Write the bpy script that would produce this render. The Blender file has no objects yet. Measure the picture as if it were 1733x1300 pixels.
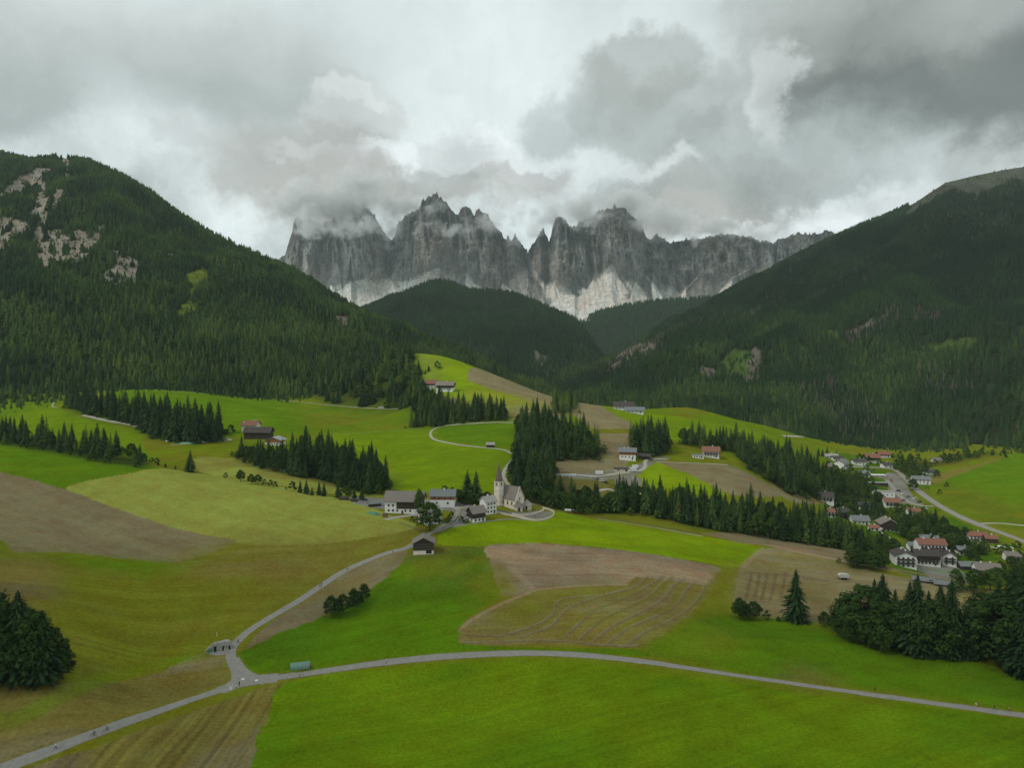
import bpy, math, random
import numpy as np
R = math.radians
random.seed(7)
scn = bpy.context.scene
COL = scn.collection

# ------------------------------------------------------------------ camera, sky, sun, exposure
F, CX, HY, CAMZ = 1154.0, 866.5, 590.0, 160.0
cam_d = bpy.data.cameras.new('camera')
cam = bpy.data.objects.new('camera', cam_d); COL.objects.link(cam)
cam.location = (0, 0, CAMZ); cam.rotation_euler = (R(90), 0, 0)
cam_d.sensor_width = 36; cam_d.lens = 36 * F / 1733
cam_d.shift_y = -(650 - HY) / 1733
cam_d.clip_start = 1; cam_d.clip_end = 40000
scn.camera = cam
SUN_EL, SUN_AZ = 48, -118          # azimuth from +y towards +x, degrees
EXPOSURE = 0.17
HAZE = 2.9e-5
vs = scn.view_settings
vs.view_transform = 'Standard'; vs.look = 'None'; vs.gamma = 1; vs.exposure = EXPOSURE
vs.use_curve_mapping = False
scn.cycles.max_bounces = 5; scn.cycles.diffuse_bounces = 2; scn.cycles.glossy_bounces = 1
scn.cycles.volume_bounces = 1; scn.cycles.transparent_max_bounces = 8
scn.cycles.use_denoising = True; scn.cycles.use_adaptive_sampling = False
scn.cycles.volume_step_rate = 1.0
scn.cycles.volume_max_steps = 64

class NT:
    """small helper for node trees"""
    def __init__(s, tree): s.t = tree; s.n = tree.nodes; s.l = tree.links
    def new(s, typ, **kw):
        n = s.n.new(typ)
        for k, v in kw.items(): setattr(n, k, v)
        return n
    def put(s, sock, v):
        if isinstance(v, bpy.types.NodeSocket): s.l.new(v, sock)
        elif v is not None:
            if hasattr(sock.default_value, '__len__') and not hasattr(v, '__len__'): v = [v] * len(sock.default_value)
            if hasattr(v, '__len__') and len(v) == 3 and len(sock.default_value) == 4: v = tuple(v) + (1,)
            sock.default_value = v
    def math(s, op, a, b=None, c=None, clamp=False):
        n = s.new('ShaderNodeMath', operation=op); n.use_clamp = clamp
        s.put(n.inputs[0], a)
        if b is not None: s.put(n.inputs[1], b)
        if c is not None: s.put(n.inputs[2], c)
        return n.outputs[0]
    def vmath(s, op, a, b=None, scale=None):
        n = s.new('ShaderNodeVectorMath', operation=op); s.put(n.inputs[0], a)
        if b is not None: s.put(n.inputs[1], b)
        if scale is not None: s.put(n.inputs['Scale'], scale)
        return n.outputs['Value'] if op in ('LENGTH', 'DOT_PRODUCT', 'DISTANCE') else n.outputs['Vector']
    def mix(s, f, a, b, blend='MIX'):
        n = s.new('ShaderNodeMix', data_type='RGBA', blend_type=blend); n.clamp_factor = True
        s.put(n.inputs[0], f); s.put(n.inputs[6], a); s.put(n.inputs[7], b)
        return n.outputs[2]
    def noise(s, vec, scale, detail=4, rough=0.5, dist=0, dims='3D'):
        n = s.new('ShaderNodeTexNoise', noise_dimensions=dims)
        s.put(n.inputs['Vector'], vec); s.put(n.inputs['Scale'], scale); s.put(n.inputs['Detail'], detail)
        s.put(n.inputs['Roughness'], rough); s.put(n.inputs['Distortion'], dist)
        return n
    def rng(s, v, a, b, c=0, d=1, smooth=False):
        n = s.new('ShaderNodeMapRange'); n.interpolation_type = 'SMOOTHSTEP' if smooth else 'LINEAR'
        s.put(n.inputs[0], v); s.put(n.inputs[1], a); s.put(n.inputs[2], b); s.put(n.inputs[3], c); s.put(n.inputs[4], d)
        return n.outputs[0]
    def mapping(s, vec, loc=(0,0,0), rot=(0,0,0), scale=(1,1,1)):
        n = s.new('ShaderNodeMapping'); s.put(n.inputs[0], vec)
        n.inputs[1].default_value = loc; n.inputs[2].default_value = rot; n.inputs[3].default_value = scale
        return n.outputs[0]

def azel(px, py):
    x, z = (px - CX) / F, (HY - py) / F
    return math.atan2(x, 1), math.asin(z / math.sqrt(x * x + 1 + z * z))

def make_world():
    w = bpy.data.worlds.new('World'); scn.world = w; w.use_nodes = True
    T = NT(w.node_tree); T.n.clear()
    out = T.new('ShaderNodeOutputWorld'); bg = T.new('ShaderNodeBackground')
    T.l.new(bg.outputs[0], out.inputs[0])
    sky = T.new('ShaderNodeTexSky', sky_type='NISHITA'); sky.sun_disc = False
    sky.sun_elevation = R(SUN_EL); sky.sun_rotation = R(SUN_AZ); sky.altitude = 1400; sky.air_density = 1.0; sky.dust_density = 2.0
    tc = T.new('ShaderNodeTexCoord')
    d = T.vmath('NORMALIZE', tc.outputs['Generated'])
    sep = T.new('ShaderNodeSeparateXYZ'); T.put(sep.inputs[0], d)
    az = T.math('ARCTAN2', sep.outputs[0], sep.outputs[1]); el = T.math('ARCSINE', sep.outputs[2])
    # billowing: the sky direction is pushed about by noise before the banks of cloud are laid on it
    comb = T.new('ShaderNodeCombineXYZ'); T.put(comb.inputs[0], az); T.put(comb.inputs[1], el)
    A = comb.outputs[0]
    n1 = T.noise(A, 5.0, 8, 0.62); n2 = T.noise(T.mapping(A, loc=(7, 3, 0)), 18.0, 9, 0.66)
    w1 = T.vmath('SCALE', T.vmath('SUBTRACT', n1.outputs['Color'], (0.5, 0.5, 0.5)), scale=0.17)
    w2 = T.vmath('SCALE', T.vmath('SUBTRACT', n2.outputs['Color'], (0.5, 0.5, 0.5)), scale=0.085)
    Wp = T.vmath('ADD', T.vmath('ADD', A, w1), w2)
    Ws = T.vmath('ADD', A, T.vmath('SCALE', w1, scale=0.75))
    def blob(px, py, rx, ry, rot=0, soft=1.0, src=None):
        a, e = azel(px, py)
        v = T.vmath('SUBTRACT', src if src is not None else Wp, (a, e, 0))
        v = T.mapping(v, rot=(0, 0, R(rot)), scale=(1, 1, 1))
        v = T.vmath('MULTIPLY', v, (F / rx, F / ry, 0))
        L = T.vmath('LENGTH', v)
        return T.rng(L, 1 + soft * 0.5, 1 - soft * 0.5, 0, 1, True)
    base = T.mix(T.rng(el, -0.02, 0.55, 0, 1), SKYC['low'], SKYC['high'])
    streak = T.noise(T.mapping(A, rot=(0, 0, R(-28)), scale=(1.2, 5, 1)), 2.2, 5, 0.5)
    col = T.mix(T.rng(streak.outputs[0], 0.35, 0.7, 0, 0.45, True), base, SKYC['grey'])
    for px, py, rx, ry, rot, soft, c, amt in SKY_BLOBS:
        m = blob(px, py, rx, ry, rot, soft, Ws if soft > 1.1 else None)
        col = T.mix(T.math('MULTIPLY', m, amt), col, SKYC[c])
    tex = T.noise(Wp, 8, 9, 0.6); up = T.rng(el, 0.42, 0.12, 0.25, 1.0, True)
    f = T.math('ADD', 1.0, T.math('MULTIPLY', T.rng(tex.outputs[0], 0.32, 0.68, -0.24, 0.17, True), up))
    col = T.vmath('SCALE', col, scale=f)
    # the rest of the dome (overhead, behind the viewer): the same overcast layer
    col10 = T.vmath('SCALE', col, scale=SKY_GAIN)
    fin = T.mix(0.93, sky.outputs[0], col10)
    T.put(bg.inputs[0], fin); bg.inputs[1].default_value = 0.1

def lin(r, g, b):
    f = lambda c: ((c / 255 + 0.055) / 1.055) ** 2.4 if c > 10 else c / 255 / 12.92
    return (f(r), f(g), f(b))
SKY_GAIN = 11.2
SKYC = dict(low=lin(206, 217, 216), high=lin(184, 196, 195), grey=lin(160, 170, 166), dark=lin(98, 101, 94),
            mid=lin(150, 154, 148), white=lin(232, 238, 238), pale=lin(196, 200, 198), warm=lin(166, 164, 158), bright=lin(222, 231, 230))
# px, py, half width, half height, rotation, softness, colour, amount
SKY_BLOBS = [
    (850, 60, 900, 160, 0, 1.6, 'bright', .6), (110, 180, 360, 120, -8, 1.2, 'mid', .6), (120, 190, 330, 110, -8, 1.4, 'grey', .6), (420, 210, 330, 110, -25, 1.4, 'grey', .6),
    (200, 40, 330, 60, 0, 1.4, 'pale', .35), (100, 258, 260, 36, -12, 1.2, 'bright', .5), (360, 330, 160, 70, 40, 1.4, 'bright', .7),
    (790, 190, 160, 190, 0, 1.5, 'bright', .8), (1340, 210, 130, 280, 28, 1.3, 'bright', .9), (1520, 330, 330, 80, -15, 1.5, 'pale', .5),
    (1640, 80, 320, 150, 8, 0.6, 'mid', .85), (1640, 115, 270, 95, 6, 0.8, 'dark', .95), (1420, 30, 170, 60, 20, .8, 'mid', .5), (1740, 0, 130, 40, 0, 1.2, 'pale', .45),
    (1075, 110, 105, 62, -10, 0.4, 'mid', .62), (1010, 160, 80, 60, 20, 0.5, 'mid', .5), (1130, 190, 110, 70, -30, 0.45, 'mid', .62), (1180, 260, 130, 60, -20, 0.5, 'mid', .55), (1060, 230, 120, 50, 10, .7, 'grey', .4), (880, 150, 90, 120, 0, 1.2, 'bright', .5),
    (1330, 300, 190, 90, -6, .7, 'grey', .7), (1240, 330, 150, 60, -10, .6, 'mid', .55), (960, 210, 60, 50, 10, .5, 'grey', .5),
    (1000, 300, 90, 40, 10, 0.8, 'white', .45), (1130, 295, 60, 28, 10, 0.8, 'white', .45), (1420, 370, 150, 26, 0, 1.1, 'white', .6), (1310, 130, 40, 70, 0, .6, 'white', .4),
    (585, 205, 84, 72, 0, 0.35, 'warm', .25), (588, 190, 80, 54, 0, 0.35, 'pale', .65), (592, 160, 60, 22, 0, 0.7, 'white', .35),
    (340, 240, 60, 26, 0, 0.45, 'pale', .5), (520, 300, 150, 70, 0, .6, 'warm', .7), (520, 275, 60, 14, 10, 0.7, 'pale', .5), (645, 292, 66, 36, 0, 0.5, 'white', .75), (848, 262, 74, 40, 30, 0.5, 'white', .8), (770, 275, 60, 44, 0, 0.5, 'pale', .6),
    (880, 318, 90, 34, 0, 0.5, 'warm', .6), (560, 335, 130, 50, 0, 0.6, 'warm', .75), (740, 320, 90, 30, 0, 0.5, 'mid', .55), (830, 345, 60, 18, 0, .8, 'pale', .5), (700, 340, 110, 26, 0, .8, 'warm', .5),
    (1170, 340, 140, 44, 0, 0.5, 'mid', .7), (1140, 376, 140, 30, 0, 0.6, 'warm', .7), (960, 345, 50, 18, 0, .5, 'pale', .6), (1300, 384, 110, 10, 0, .9, 'white', .5),
]
make_world()
sun_d = bpy.data.lights.new('sun', 'SUN'); sun = bpy.data.objects.new('sun', sun_d); COL.objects.link(sun)
sun_d.energy = 1.5; sun_d.angle = R(11); sun_d.color = (1.0, 0.95, 0.86)
sun.rotation_euler = (R(90 - SUN_EL), 0, R(180 - SUN_AZ + 0))
# a lamp turned like this shines from azimuth SUN_AZ (measured from +y towards +x)

# ------------------------------------------------------------------ helpers
def tag(o, label=None, cat=None, group=None, kind=None):
    if label: o['label'] = label
    if cat: o['category'] = cat
    if group: o['group'] = group
    if kind: o['kind'] = kind
    return o

def h2(ix, iy, seed):
    h = (ix.astype(np.int64) * 374761393 + iy.astype(np.int64) * 668265263 + seed * 144269504) & 0xffffffff
    h = ((h ^ (h >> 13)) * 1274126177) & 0xffffffff
    h = ((h ^ (h >> 16)) * 2246822519) & 0xffffffff
    return ((h ^ (h >> 15)) & 0xffffff) / float(0xffffff)
def vnoise(x, y, seed=0):
    x = np.asarray(x, float); y = np.asarray(y, float)
    ix, iy = np.floor(x), np.floor(y); fx, fy = x - ix, y - iy
    fx = fx * fx * fx * (fx * (fx * 6 - 15) + 10); fy = fy * fy * fy * (fy * (fy * 6 - 15) + 10)
    a, b, c, d = h2(ix, iy, seed), h2(ix + 1, iy, seed), h2(ix, iy + 1, seed), h2(ix + 1, iy + 1, seed)
    return (a * (1 - fx) + b * fx) * (1 - fy) + (c * (1 - fx) + d * fx) * fy
def fbm(x, y, octv=5, seed=0, gain=0.5, ridged=False):
    s, a, t = 0, 1.0, 0
    for k in range(octv):
        n = vnoise(x * 2 ** k + 17.3 * k, y * 2 ** k - 9.1 * k, seed + k)
        if ridged: n = 1 - np.abs(2 * n - 1)
        s = s + a * n; t += a; a *= gain
    return s / t          # 0..1
def sstep(a, b, x):
    t = np.clip((x - a) / (b - a), 0, 1); return t * t * (3 - 2 * t)

def grid_mesh(name, V, mat, smooth=True):
    """V: rows x cols x 3 array of points -> one sheet"""
    nr, nc = V.shape[:2]
    me = bpy.data.meshes.new(name)
    me.vertices.add(nr * nc); me.vertices.foreach_set('co', V.reshape(-1).astype(np.float32))
    i = (np.arange(nr - 1)[:, None] * nc + np.arange(nc - 1)[None, :]).reshape(-1)
    q = np.stack([i, i + 1, i + nc + 1, i + nc], 1).astype(np.int32)
    me.loops.add(q.size); me.loops.foreach_set('vertex_index', q.reshape(-1))
    me.polygons.add(len(q)); me.polygons.foreach_set('loop_start', np.arange(0, q.size, 4, dtype=np.int32))
    me.polygons.foreach_set('loop_total', np.full(len(q), 4, np.int32))
    me.update(calc_edges=True)
    me.polygons.foreach_set('use_smooth', np.full(len(q), smooth))
    me.materials.append(mat)
    o = bpy.data.objects.new(name, me); COL.objects.link(o)
    return o
def add_color(o, name, C):
    at = o.data.attributes.new(name, 'FLOAT_COLOR', 'POINT')
    A = np.ones((len(o.data.vertices), 4), np.float32); A[:, :3] = C.reshape(-1, 3)
    at.data.foreach_set('color', A.reshape(-1))

def in_poly(X, Y, poly):
    P = np.asarray(poly, float); ins = np.zeros(X.shape, bool)
    bb = (X >= P[:, 0].min()) & (X <= P[:, 0].max()) & (Y >= P[:, 1].min()) & (Y <= P[:, 1].max())
    if not bb.any(): return ins
    x, y = X[bb], Y[bb]; r = np.zeros(x.shape, bool)
    for k in range(len(P)):
        x1, y1 = P[k - 1]; x2, y2 = P[k]
        if y1 == y2: continue
        c = ((y1 > y) != (y2 > y)) & (x < (x2 - x1) * (y - y1) / (y2 - y1) + x1)
        r ^= c
    ins[bb] = r
    return ins
def densify(pts, step=12, closed=False):
    out = []; n = len(pts)
    for k in range(n if closed else n - 1):
        a, b = pts[k], pts[(k + 1) % n]; m = max(1, int(math.hypot(b[0] - a[0], b[1] - a[1]) / step))
        for i in range(m): out.append(tuple(a[c] + (b[c] - a[c]) * i / m for c in range(len(a))))
    if not closed: out.append(tuple(pts[-1]))
    return out
def smooth_line(pts, n=8):
    """Catmull-Rom through the points"""
    P = [pts[0]] + list(pts) + [pts[-1]]; out = []
    for k in range(1, len(P) - 2):
        p0, p1, p2, p3 = (np.array(P[k + j], float) for j in (-1, 0, 1, 2))
        for i in range(n):
            t = i / n
            out.append(tuple(0.5 * ((2 * p1) + (-p0 + p2) * t + (2 * p0 - 5 * p1 + 4 * p2 - p3) * t * t + (-p0 + 3 * p1 - 3 * p2 + p3) * t ** 3)))
    out.append(tuple(pts[-1])); return out

# ------------------------------------------------------------------ terrain heights of the valley
# points surveyed on the valley floor and its terraces: bearing (as a 1154-per-unit slope), dip and distance in metres
CTRL = [
 (0,1300,178),(0,1150,205),(0,1000,262),(0,940,300),(0,800,470),(0,746,590),(0,762,650),(0,712,800),(0,670,950),
 (125,1240,190),(120,1050,250),(130,950,315),(130,840,430),(125,765,560),(130,775,620),(120,725,760),(120,680,900),
 (250,1300,182),(250,1200,212),(250,1100,250),(250,950,330),(262,800,480),(262,790,510),(262,780,560),(300,748,640),(250,700,820),(300,664,1000),
 (370,1050,272),(350,880,400),(350,805,520),(370,745,680),(380,700,850),
 (450,1300,184),(450,1150,235),(450,1000,300),(450,930,350),(450,840,440),(450,815,500),(450,790,550),(430,770,600),(450,745,680),(450,700,850),(480,676,1050),
 (600,1300,185),(600,1150,238),(600,1040,290),(600,950,345),(600,880,400),(600,846,470),(620,835,500),(560,803,560),(700,800,580),(620,760,680),(650,720,820),(650,694,980),
 (720,1200,222),(720,1100,255),(720,1000,310),(720,940,345),(720,895,385),(720,870,420),(720,845,455),(740,830,490),(740,800,560),(760,740,720),(740,715,820),
 (745,662,900),(720,608,1070),(800,630,1030),(870,690,860),(860,668,930),(920,670,980),(770,690,850),(690,690,960),(705,603,1100),(640,618,1150),(560,645,1150),(700,598,1120),
 (866,1300,186),(866,1200,220),(866,1105,258),(866,1000,315),(866,930,365),(866,885,405),(866,870,425),(850,862,432),(905,872,432),
 (930,868,440),(1000,884,430),(1100,898,430),(1200,914,428),(1290,928,425),(880,846,475),(930,850,505),(1000,876,468),(1100,870,500),(1200,895,480),(1300,915,475),
 (1100,830,570),(1060,815,585),(1080,775,650),(1200,772,690),(1250,810,605),(1310,838,585),(980,803,590),(1000,775,640),(940,793,600),
 (900,800,560),(950,760,660),(900,724,740),(1000,738,710),(1000,700,820),(980,682,920),(1060,692,910),(1100,730,780),(1150,704,900),
 (1250,735,850),(1300,748,850),(1200,716,950),(1170,690,1040),(1300,722,1020),(1250,712,1060),(1050,694,1000),(1000,690,1050),
 (780,690,1350),(950,708,1300),(1060,712,1200),(1100,715,1300),(700,680,1350),
 (1400,772,950),(1500,778,950),(1380,742,1150),(1470,752,1150),(1600,752,1150),(1600,793,900),(1733,768,1000),(1733,802,850),(1733,890,600),(1733,918,555),
 (1600,852,700),(1520,802,850),(1450,832,750),(1400,852,700),(1420,872,625),(1345,838,640),(1360,815,690),(1450,892,575),(1500,902,560),(1580,962,490),(1660,982,460),(1560,972,475),
 (1300,925,426),(1420,945,406),(1520,970,385),(1650,1003,350),(1430,932,470),(1520,960,430),(1380,915,500),
 (1300,960,390),(1430,980,370),(1250,1040,320),(1340,1050,315),(1300,1000,347),(1400,1080,290),(1550,1100,277),(1650,1110,265),(1733,1140,250),
 (1733,1212,216),(1500,1170,235),(1200,1120,258),(1300,1300,186),(1733,1300,184),(1100,1050,288),(1100,990,330),(1180,960,360),(1000,1090,265),(1200,1040,310),
 (1733,1040,320),(1733,990,420),(1620,1030,330),
]
pts = [((px - CX) / F, D, CAMZ - (py - HY) / F * D) for px, py, D in CTRL]
zl = lambda D: np.interp(D, [178,205,262,300,470,590,650,800,950,1200], [CAMZ-(py-HY)/F*D0 for py,D0 in ((1300,178),(1150,205),(1000,262),(940,300),(800,470),(746,590),(762,650),(712,800),(670,950))] + [110])
zr = lambda D: np.interp(D, [184,216,250,320,420,555,850,1200], [46,44,41,35,14,2,4,0])
for D in (185, 240, 320, 450, 600, 800, 1000, 1300):
    for px in (-250, -900): pts.append(((px - CX) / F, D, float(zl(D))))
    for px in (2000, 2650): pts.append(((px - CX) / F, D, float(zr(D))))
for px in (-900, -250, 200, 650, 1100, 1550, 2000, 2650):
    pts.append(((px - CX) / F, 125, 46)); pts.append(((px - CX) / F, 80, 47))
    pts.append(((px - CX) / F, 1900, 10)); pts.append(((px - CX) / F, 3000, 0))
Pc = np.array(pts); KU, KV = 1.0, 1.0
cu, cv = Pc[:, 0] * KU, np.log(Pc[:, 1]) * KV
def tps(r2): return 0.5 * r2 * np.log(r2 + 1e-12)
nC = len(Pc)
A_ = np.zeros((nC + 3, nC + 3)); A_[:nC, :nC] = tps((cu[:, None] - cu[None]) ** 2 + (cv[:, None] - cv[None]) ** 2) + np.eye(nC) * 2e-4
A_[:nC, nC] = 1; A_[:nC, nC + 1] = cu; A_[:nC, nC + 2] = cv; A_[nC:, :nC] = A_[:nC, nC:].T
W_ = np.linalg.solve(A_, np.r_[Pc[:, 2], 0, 0, 0])
def tps_eval(u, v):
    s = W_[nC] + W_[nC + 1] * u + W_[nC + 2] * v
    for k in range(nC): s = s + W_[k] * tps((u - cu[k]) ** 2 + (v - cv[k]) ** 2)
    return s
# coarse evaluation, then a fine fan of rows and columns
gpx = np.r_[np.arange(-1000, -300, 25), np.arange(-300, 2034, 2.0), np.arange(2034, 2760, 25)]
GU = (gpx - CX) / F
yy = np.exp(np.linspace(math.log(70), math.log(2900), 6000))
wrow = -(F * 112 / yy) / 2.0 + np.log(yy) * 85
nrow = int(wrow[-1] - wrow[0])
GY = np.interp(np.linspace(wrow[0], wrow[-1], nrow), wrow, yy)
cgu = np.linspace(GU[0], GU[-1], 260); cgv = np.linspace(math.log(70), math.log(2900), 260)
CU, CV = np.meshgrid(cgu, cgv); CZ = tps_eval(CU * KU, CV * KV)
def bilin(u, v):
    fu = np.clip((u - cgu[0]) / (cgu[1] - cgu[0]), 0, 258.999); fv = np.clip((v - cgv[0]) / (cgv[1] - cgv[0]), 0, 258.999)
    iu, iv = fu.astype(int), fv.astype(int)
    def cub(p0, p1, p2, p3, t): return p1 + 0.5 * t * (p2 - p0 + t * (2 * p0 - 5 * p1 + 4 * p2 - p3 + t * (3 * (p1 - p2) + p3 - p0)))
    tu, tv = fu - iu, fv - iv; rows = []
    for dj in (-1, 0, 1, 2):
        j = np.clip(iv + dj, 0, 259)
        rows.append(cub(*[CZ[j, np.clip(iu + di, 0, 259)] for di in (-1, 0, 1, 2)], tu))
    return cub(*rows, tv)
GUU, GYY = np.meshgrid(GU, GY)
GX = GUU * GYY
GZ = bilin(GUU, np.log(GYY))
GZ = GZ + (fbm(GX / 60, GYY / 60, 4, 3) - 0.5) * 2.2 + (fbm(GX / 12, GYY / 12, 3, 9) - 0.5) * 0.5
GPY = HY + (CAMZ - GZ) / GYY * F
PMIN = np.minimum.accumulate(GPY, 0)           # what can be seen along each bearing
def zground(x, y):
    u = x / y; fi = np.interp(u, GU, np.arange(len(GU))); fj = np.interp(y, GY, np.arange(len(GY)))
    i = min(int(fi), len(GU) - 2); j = min(int(fj), len(GY) - 2); a, b = fi - i, fj - j
    return float((GZ[j, i] * (1 - a) + GZ[j, i + 1] * a) * (1 - b) + (GZ[j + 1, i] * (1 - a) + GZ[j + 1, i + 1] * a) * b)
def at(px, py, off=0.0):
    """the first point of the ground met along a bearing and dip"""
    fi = float(np.interp(px, gpx, np.arange(len(gpx)))); i = min(int(fi), len(gpx) - 2); a = fi - i
    colp = GPY[:, i] * (1 - a) + GPY[:, i + 1] * a
    k = np.nonzero(colp <= py)[0]
    j = int(k[0]) if len(k) else len(GY) - 1
    if j == 0: y = GY[0]
    else:
        p0, p1 = colp[j - 1], colp[j]; t = (p0 - py) / (p0 - p1 + 1e-9); y = GY[j - 1] + (GY[j] - GY[j - 1]) * min(max(t, 0), 1)
    x = (px - CX) / F * y
    return np.array((x, y, zground(x, y) + off))

# ------------------------------------------------------------------ what grows on the valley ground (albedo, in plan)
GC = np.zeros(GX.shape + (3,)); GV = np.log(GYY)
G = dict(olive=(0.150, 0.155, 0.010), olive2=(0.175, 0.165, 0.018), green=(0.130, 0.200, 0.004), vivid=(0.092, 0.172, 0.004), lime=(0.185, 0.262, 0.004),
         pale=(0.250, 0.270, 0.050), straw=(0.26, 0.245, 0.05), brown=(0.195, 0.155, 0.085), dun=(0.215, 0.180, 0.095), tan=(0.29, 0.205, 0.125),
         ochre=(0.185, 0.150, 0.035), dirt=(0.20, 0.15, 0.10), deep=(0.060, 0.125, 0.006), earth=(0.12, 0.085, 0.055), grey=(0.20, 0.19, 0.17),
         wood=(0.03, 0.04, 0.015), gold=(0.28, 0.26, 0.03))
def uv_of(p): return (p[0] / p[1], math.log(p[1]))
def round_poly(pts):
    out = []; n = len(pts)
    for k in range(n):
        p0, p1, p2, p3 = (np.array(pts[(k + j) % n], float) for j in (-1, 0, 1, 2))
        L = math.hypot(*(p2 - p1)) + 1e-6
        # tangents are cut short at long edges so that corners stay corners but bends are smooth
        m1 = (p2 - p0) * .5; m2 = (p3 - p1) * .5
        m1 = m1 * min(1, 0.8 * L / (math.hypot(*m1) + 1e-6)); m2 = m2 * min(1, 0.8 * L / (math.hypot(*m2) + 1e-6))
        for i in range(6):
            t = i / 6; t2, t3 = t * t, t ** 3
            out.append(tuple((2*t3-3*t2+1)*p1 + (t3-2*t2+t)*m1 + (-2*t3+3*t2)*p2 + (t3-t2)*m2))
    return out
def blur(M, r):
    for ax in (0, 1):
        for _ in range(2):
            c = np.cumsum(np.pad(M, [(r + 1, r) if a == ax else (0, 0) for a in (0, 1)], mode='edge'), axis=ax)
            n = M.shape[ax]; hi = np.take(c, np.arange(2 * r + 1, 2 * r + 1 + n), axis=ax); lo = np.take(c, np.arange(0, n), axis=ax); M = (hi - lo) / (2 * r + 1)
    return M
def field(px_pts, c, streak=0, ang=0, size=3.0, mottle=0.12, mcol=None, mamt=0.5, edge=True, seed=0, soft=0):
    P = [uv_of(at(*p)) for p in densify(round_poly(px_pts), 9, True)]
    m = in_poly(GUU + (fbm(GX / 5, GYY / 5, 2, 77) - .5) * 3.0 / GYY, GV, P)
    if not m.any(): return m
    if soft: al = blur(m.astype(np.float32), soft); m = al > .01
    x, y = GX[m], GYY[m]; ca, sa = math.cos(R(ang)), math.sin(R(ang))
    xr, yr = x * ca + y * sa, -x * sa + y * ca
    f = 1 + mottle * 2 * (fbm(x / 22, y / 22, 4, 11 + seed) - .5)
    if streak: f = f * (1 + streak * 2 * (fbm(xr / 60, yr / size, 3, 31 + seed, 0.6) - .5))
    C = np.array(G[c])[None] * f[:, None]
    if mcol:
        k = sstep(0.42, 0.68, fbm(xr / 45, yr / 18, 4, 51 + seed))[:, None] * mamt
        C = C * (1 - k) + np.array(G[mcol]) * k * f[:, None]
    if soft: al = np.clip(al[m] * 1.0 + (fbm(x / 6, y / 6, 3, 41) - .5) * .5 * (4 * al[m] * (1 - al[m])), 0, 1)[:, None]; C = GC[m] * (1 - al) + C * al
    GC[m] = C
    return m
def stroke(px_pts, w, c, a=0.8, smooth=True, rough=0.35):
    L = smooth_line(px_pts, 6) if smooth else px_pts
    Q = np.array([at(*p)[:2] for p in densify(L, 8)])
    x0, x1 = Q[:, 0].min() - w * 3, Q[:, 0].max() + w * 3; y0, y1 = Q[:, 1].min() - w * 3, Q[:, 1].max() + w * 3
    m = (GX > x0) & (GX < x1) & (GYY > y0) & (GYY < y1)
    x, y = GX[m], GYY[m]; d = np.full(x.shape, 1e9)
    for k in range(len(Q) - 1):
        a0, b0 = Q[k], Q[k + 1]; ab = b0 - a0; L2 = ab @ ab + 1e-9
        if L2 > 3600: continue
        t = np.clip(((x - a0[0]) * ab[0] + (y - a0[1]) * ab[1]) / L2, 0, 1)
        d = np.minimum(d, (x - a0[0] - t * ab[0]) ** 2 + (y - a0[1] - t * ab[1]) ** 2)
    d = np.sqrt(d); k = (1 - sstep(0.3, 1.0, d / w)) * a * (1 - rough + rough * 2 * fbm(x / 3, y / 3, 2, 5))
    k = np.clip(k, 0, 1)[:, None]
    GC[m] = GC[m] * (1 - k) + np.array(G[c]) * k

# default cover: olive meadow close by, green pasture up the valley
x, y = GX, GYY
far = sstep(520, 700, y)[..., None]
basem = np.array(G['olive']) * (1 - far) + np.array(G['green']) * 0.9 * far
k = sstep(0.4, 0.65, fbm(x / 70, y / 40, 4, 5))[..., None]
basem = basem * (1 - 0.35 * k) + np.array(G['olive2']) * 0.35 * k
f = 1 + 0.28 * (fbm(x / 25, y / 25, 4, 8) - .5) + 0.10 * (fbm((x * .9 + y * .43) / 60, (-x * .43 + y * .9) / 2.2, 3, 12) - .5)
GC[:] = basem * f[..., None]

# left terrace
field([(-600,700),(0,746),(100,757),(262,789),(272,794),(200,806),(150,813),(113,830),(0,798),(-300,730),(-600,720)], 'vivid', .08, 20, 4, .1, 'green', .5)
field([(113,830),(150,813),(200,805),(272,793),(400,812),(520,832),(600,850),(660,872),(705,892),(640,908),(560,920),(450,924),(400,920),(300,895),(200,862)], 'pale', .10, -32, 2.5, .10, 'straw', .35)
field([(-600,700),(-300,731),(0,799),(113,830),(200,862),(300,895),(370,910),(400,916),(370,932),(300,952),(200,945),(100,935),(20,935),(0,915),(-600,900)], 'brown', .12, -32, 2.0, .12, 'dun', .7)
field([(-600,905),(0,916),(20,936),(100,936),(200,946),(300,953),(380,935),(400,920),(330,960),(200,985),(110,960),(0,945),(-600,930)], 'vivid', .1, -20, 3, .1, 'olive', .6, soft=6)
field([(-300,945),(0,946),(60,945),(110,965),(125,990),(100,1020),(-300,1040)], 'ochre', .12, 15, 3, .2, 'earth', .6, soft=12)
field([(300,953),(400,918),(560,922),(650,908),(705,893),(695,925),(640,935),(590,960),(500,990),(430,1000),(330,985)], 'ochre', .22, 17, 2.2, .12, 'olive', .6, seed=3, soft=14)
field([(110,960),(330,985),(430,1000),(520,1000),(400,1085),(240,1145),(120,1165),(110,1020)], 'olive', .22, 17, 2.0, .15, 'ochre', .3, seed=4, soft=14)
field([(-600,1150),(0,1152),(120,1155),(240,1148),(355,1100),(385,1110),(385,1162),(200,1225),(0,1300),(-600,1480)], 'ochre', .20, 22, 2.2, .2, 'brown', .8, seed=6)
stroke([(-300,1240),(0,1222),(80,1190),(160,1155),(260,1128),(345,1110)], 4.5, 'green', .5)
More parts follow.
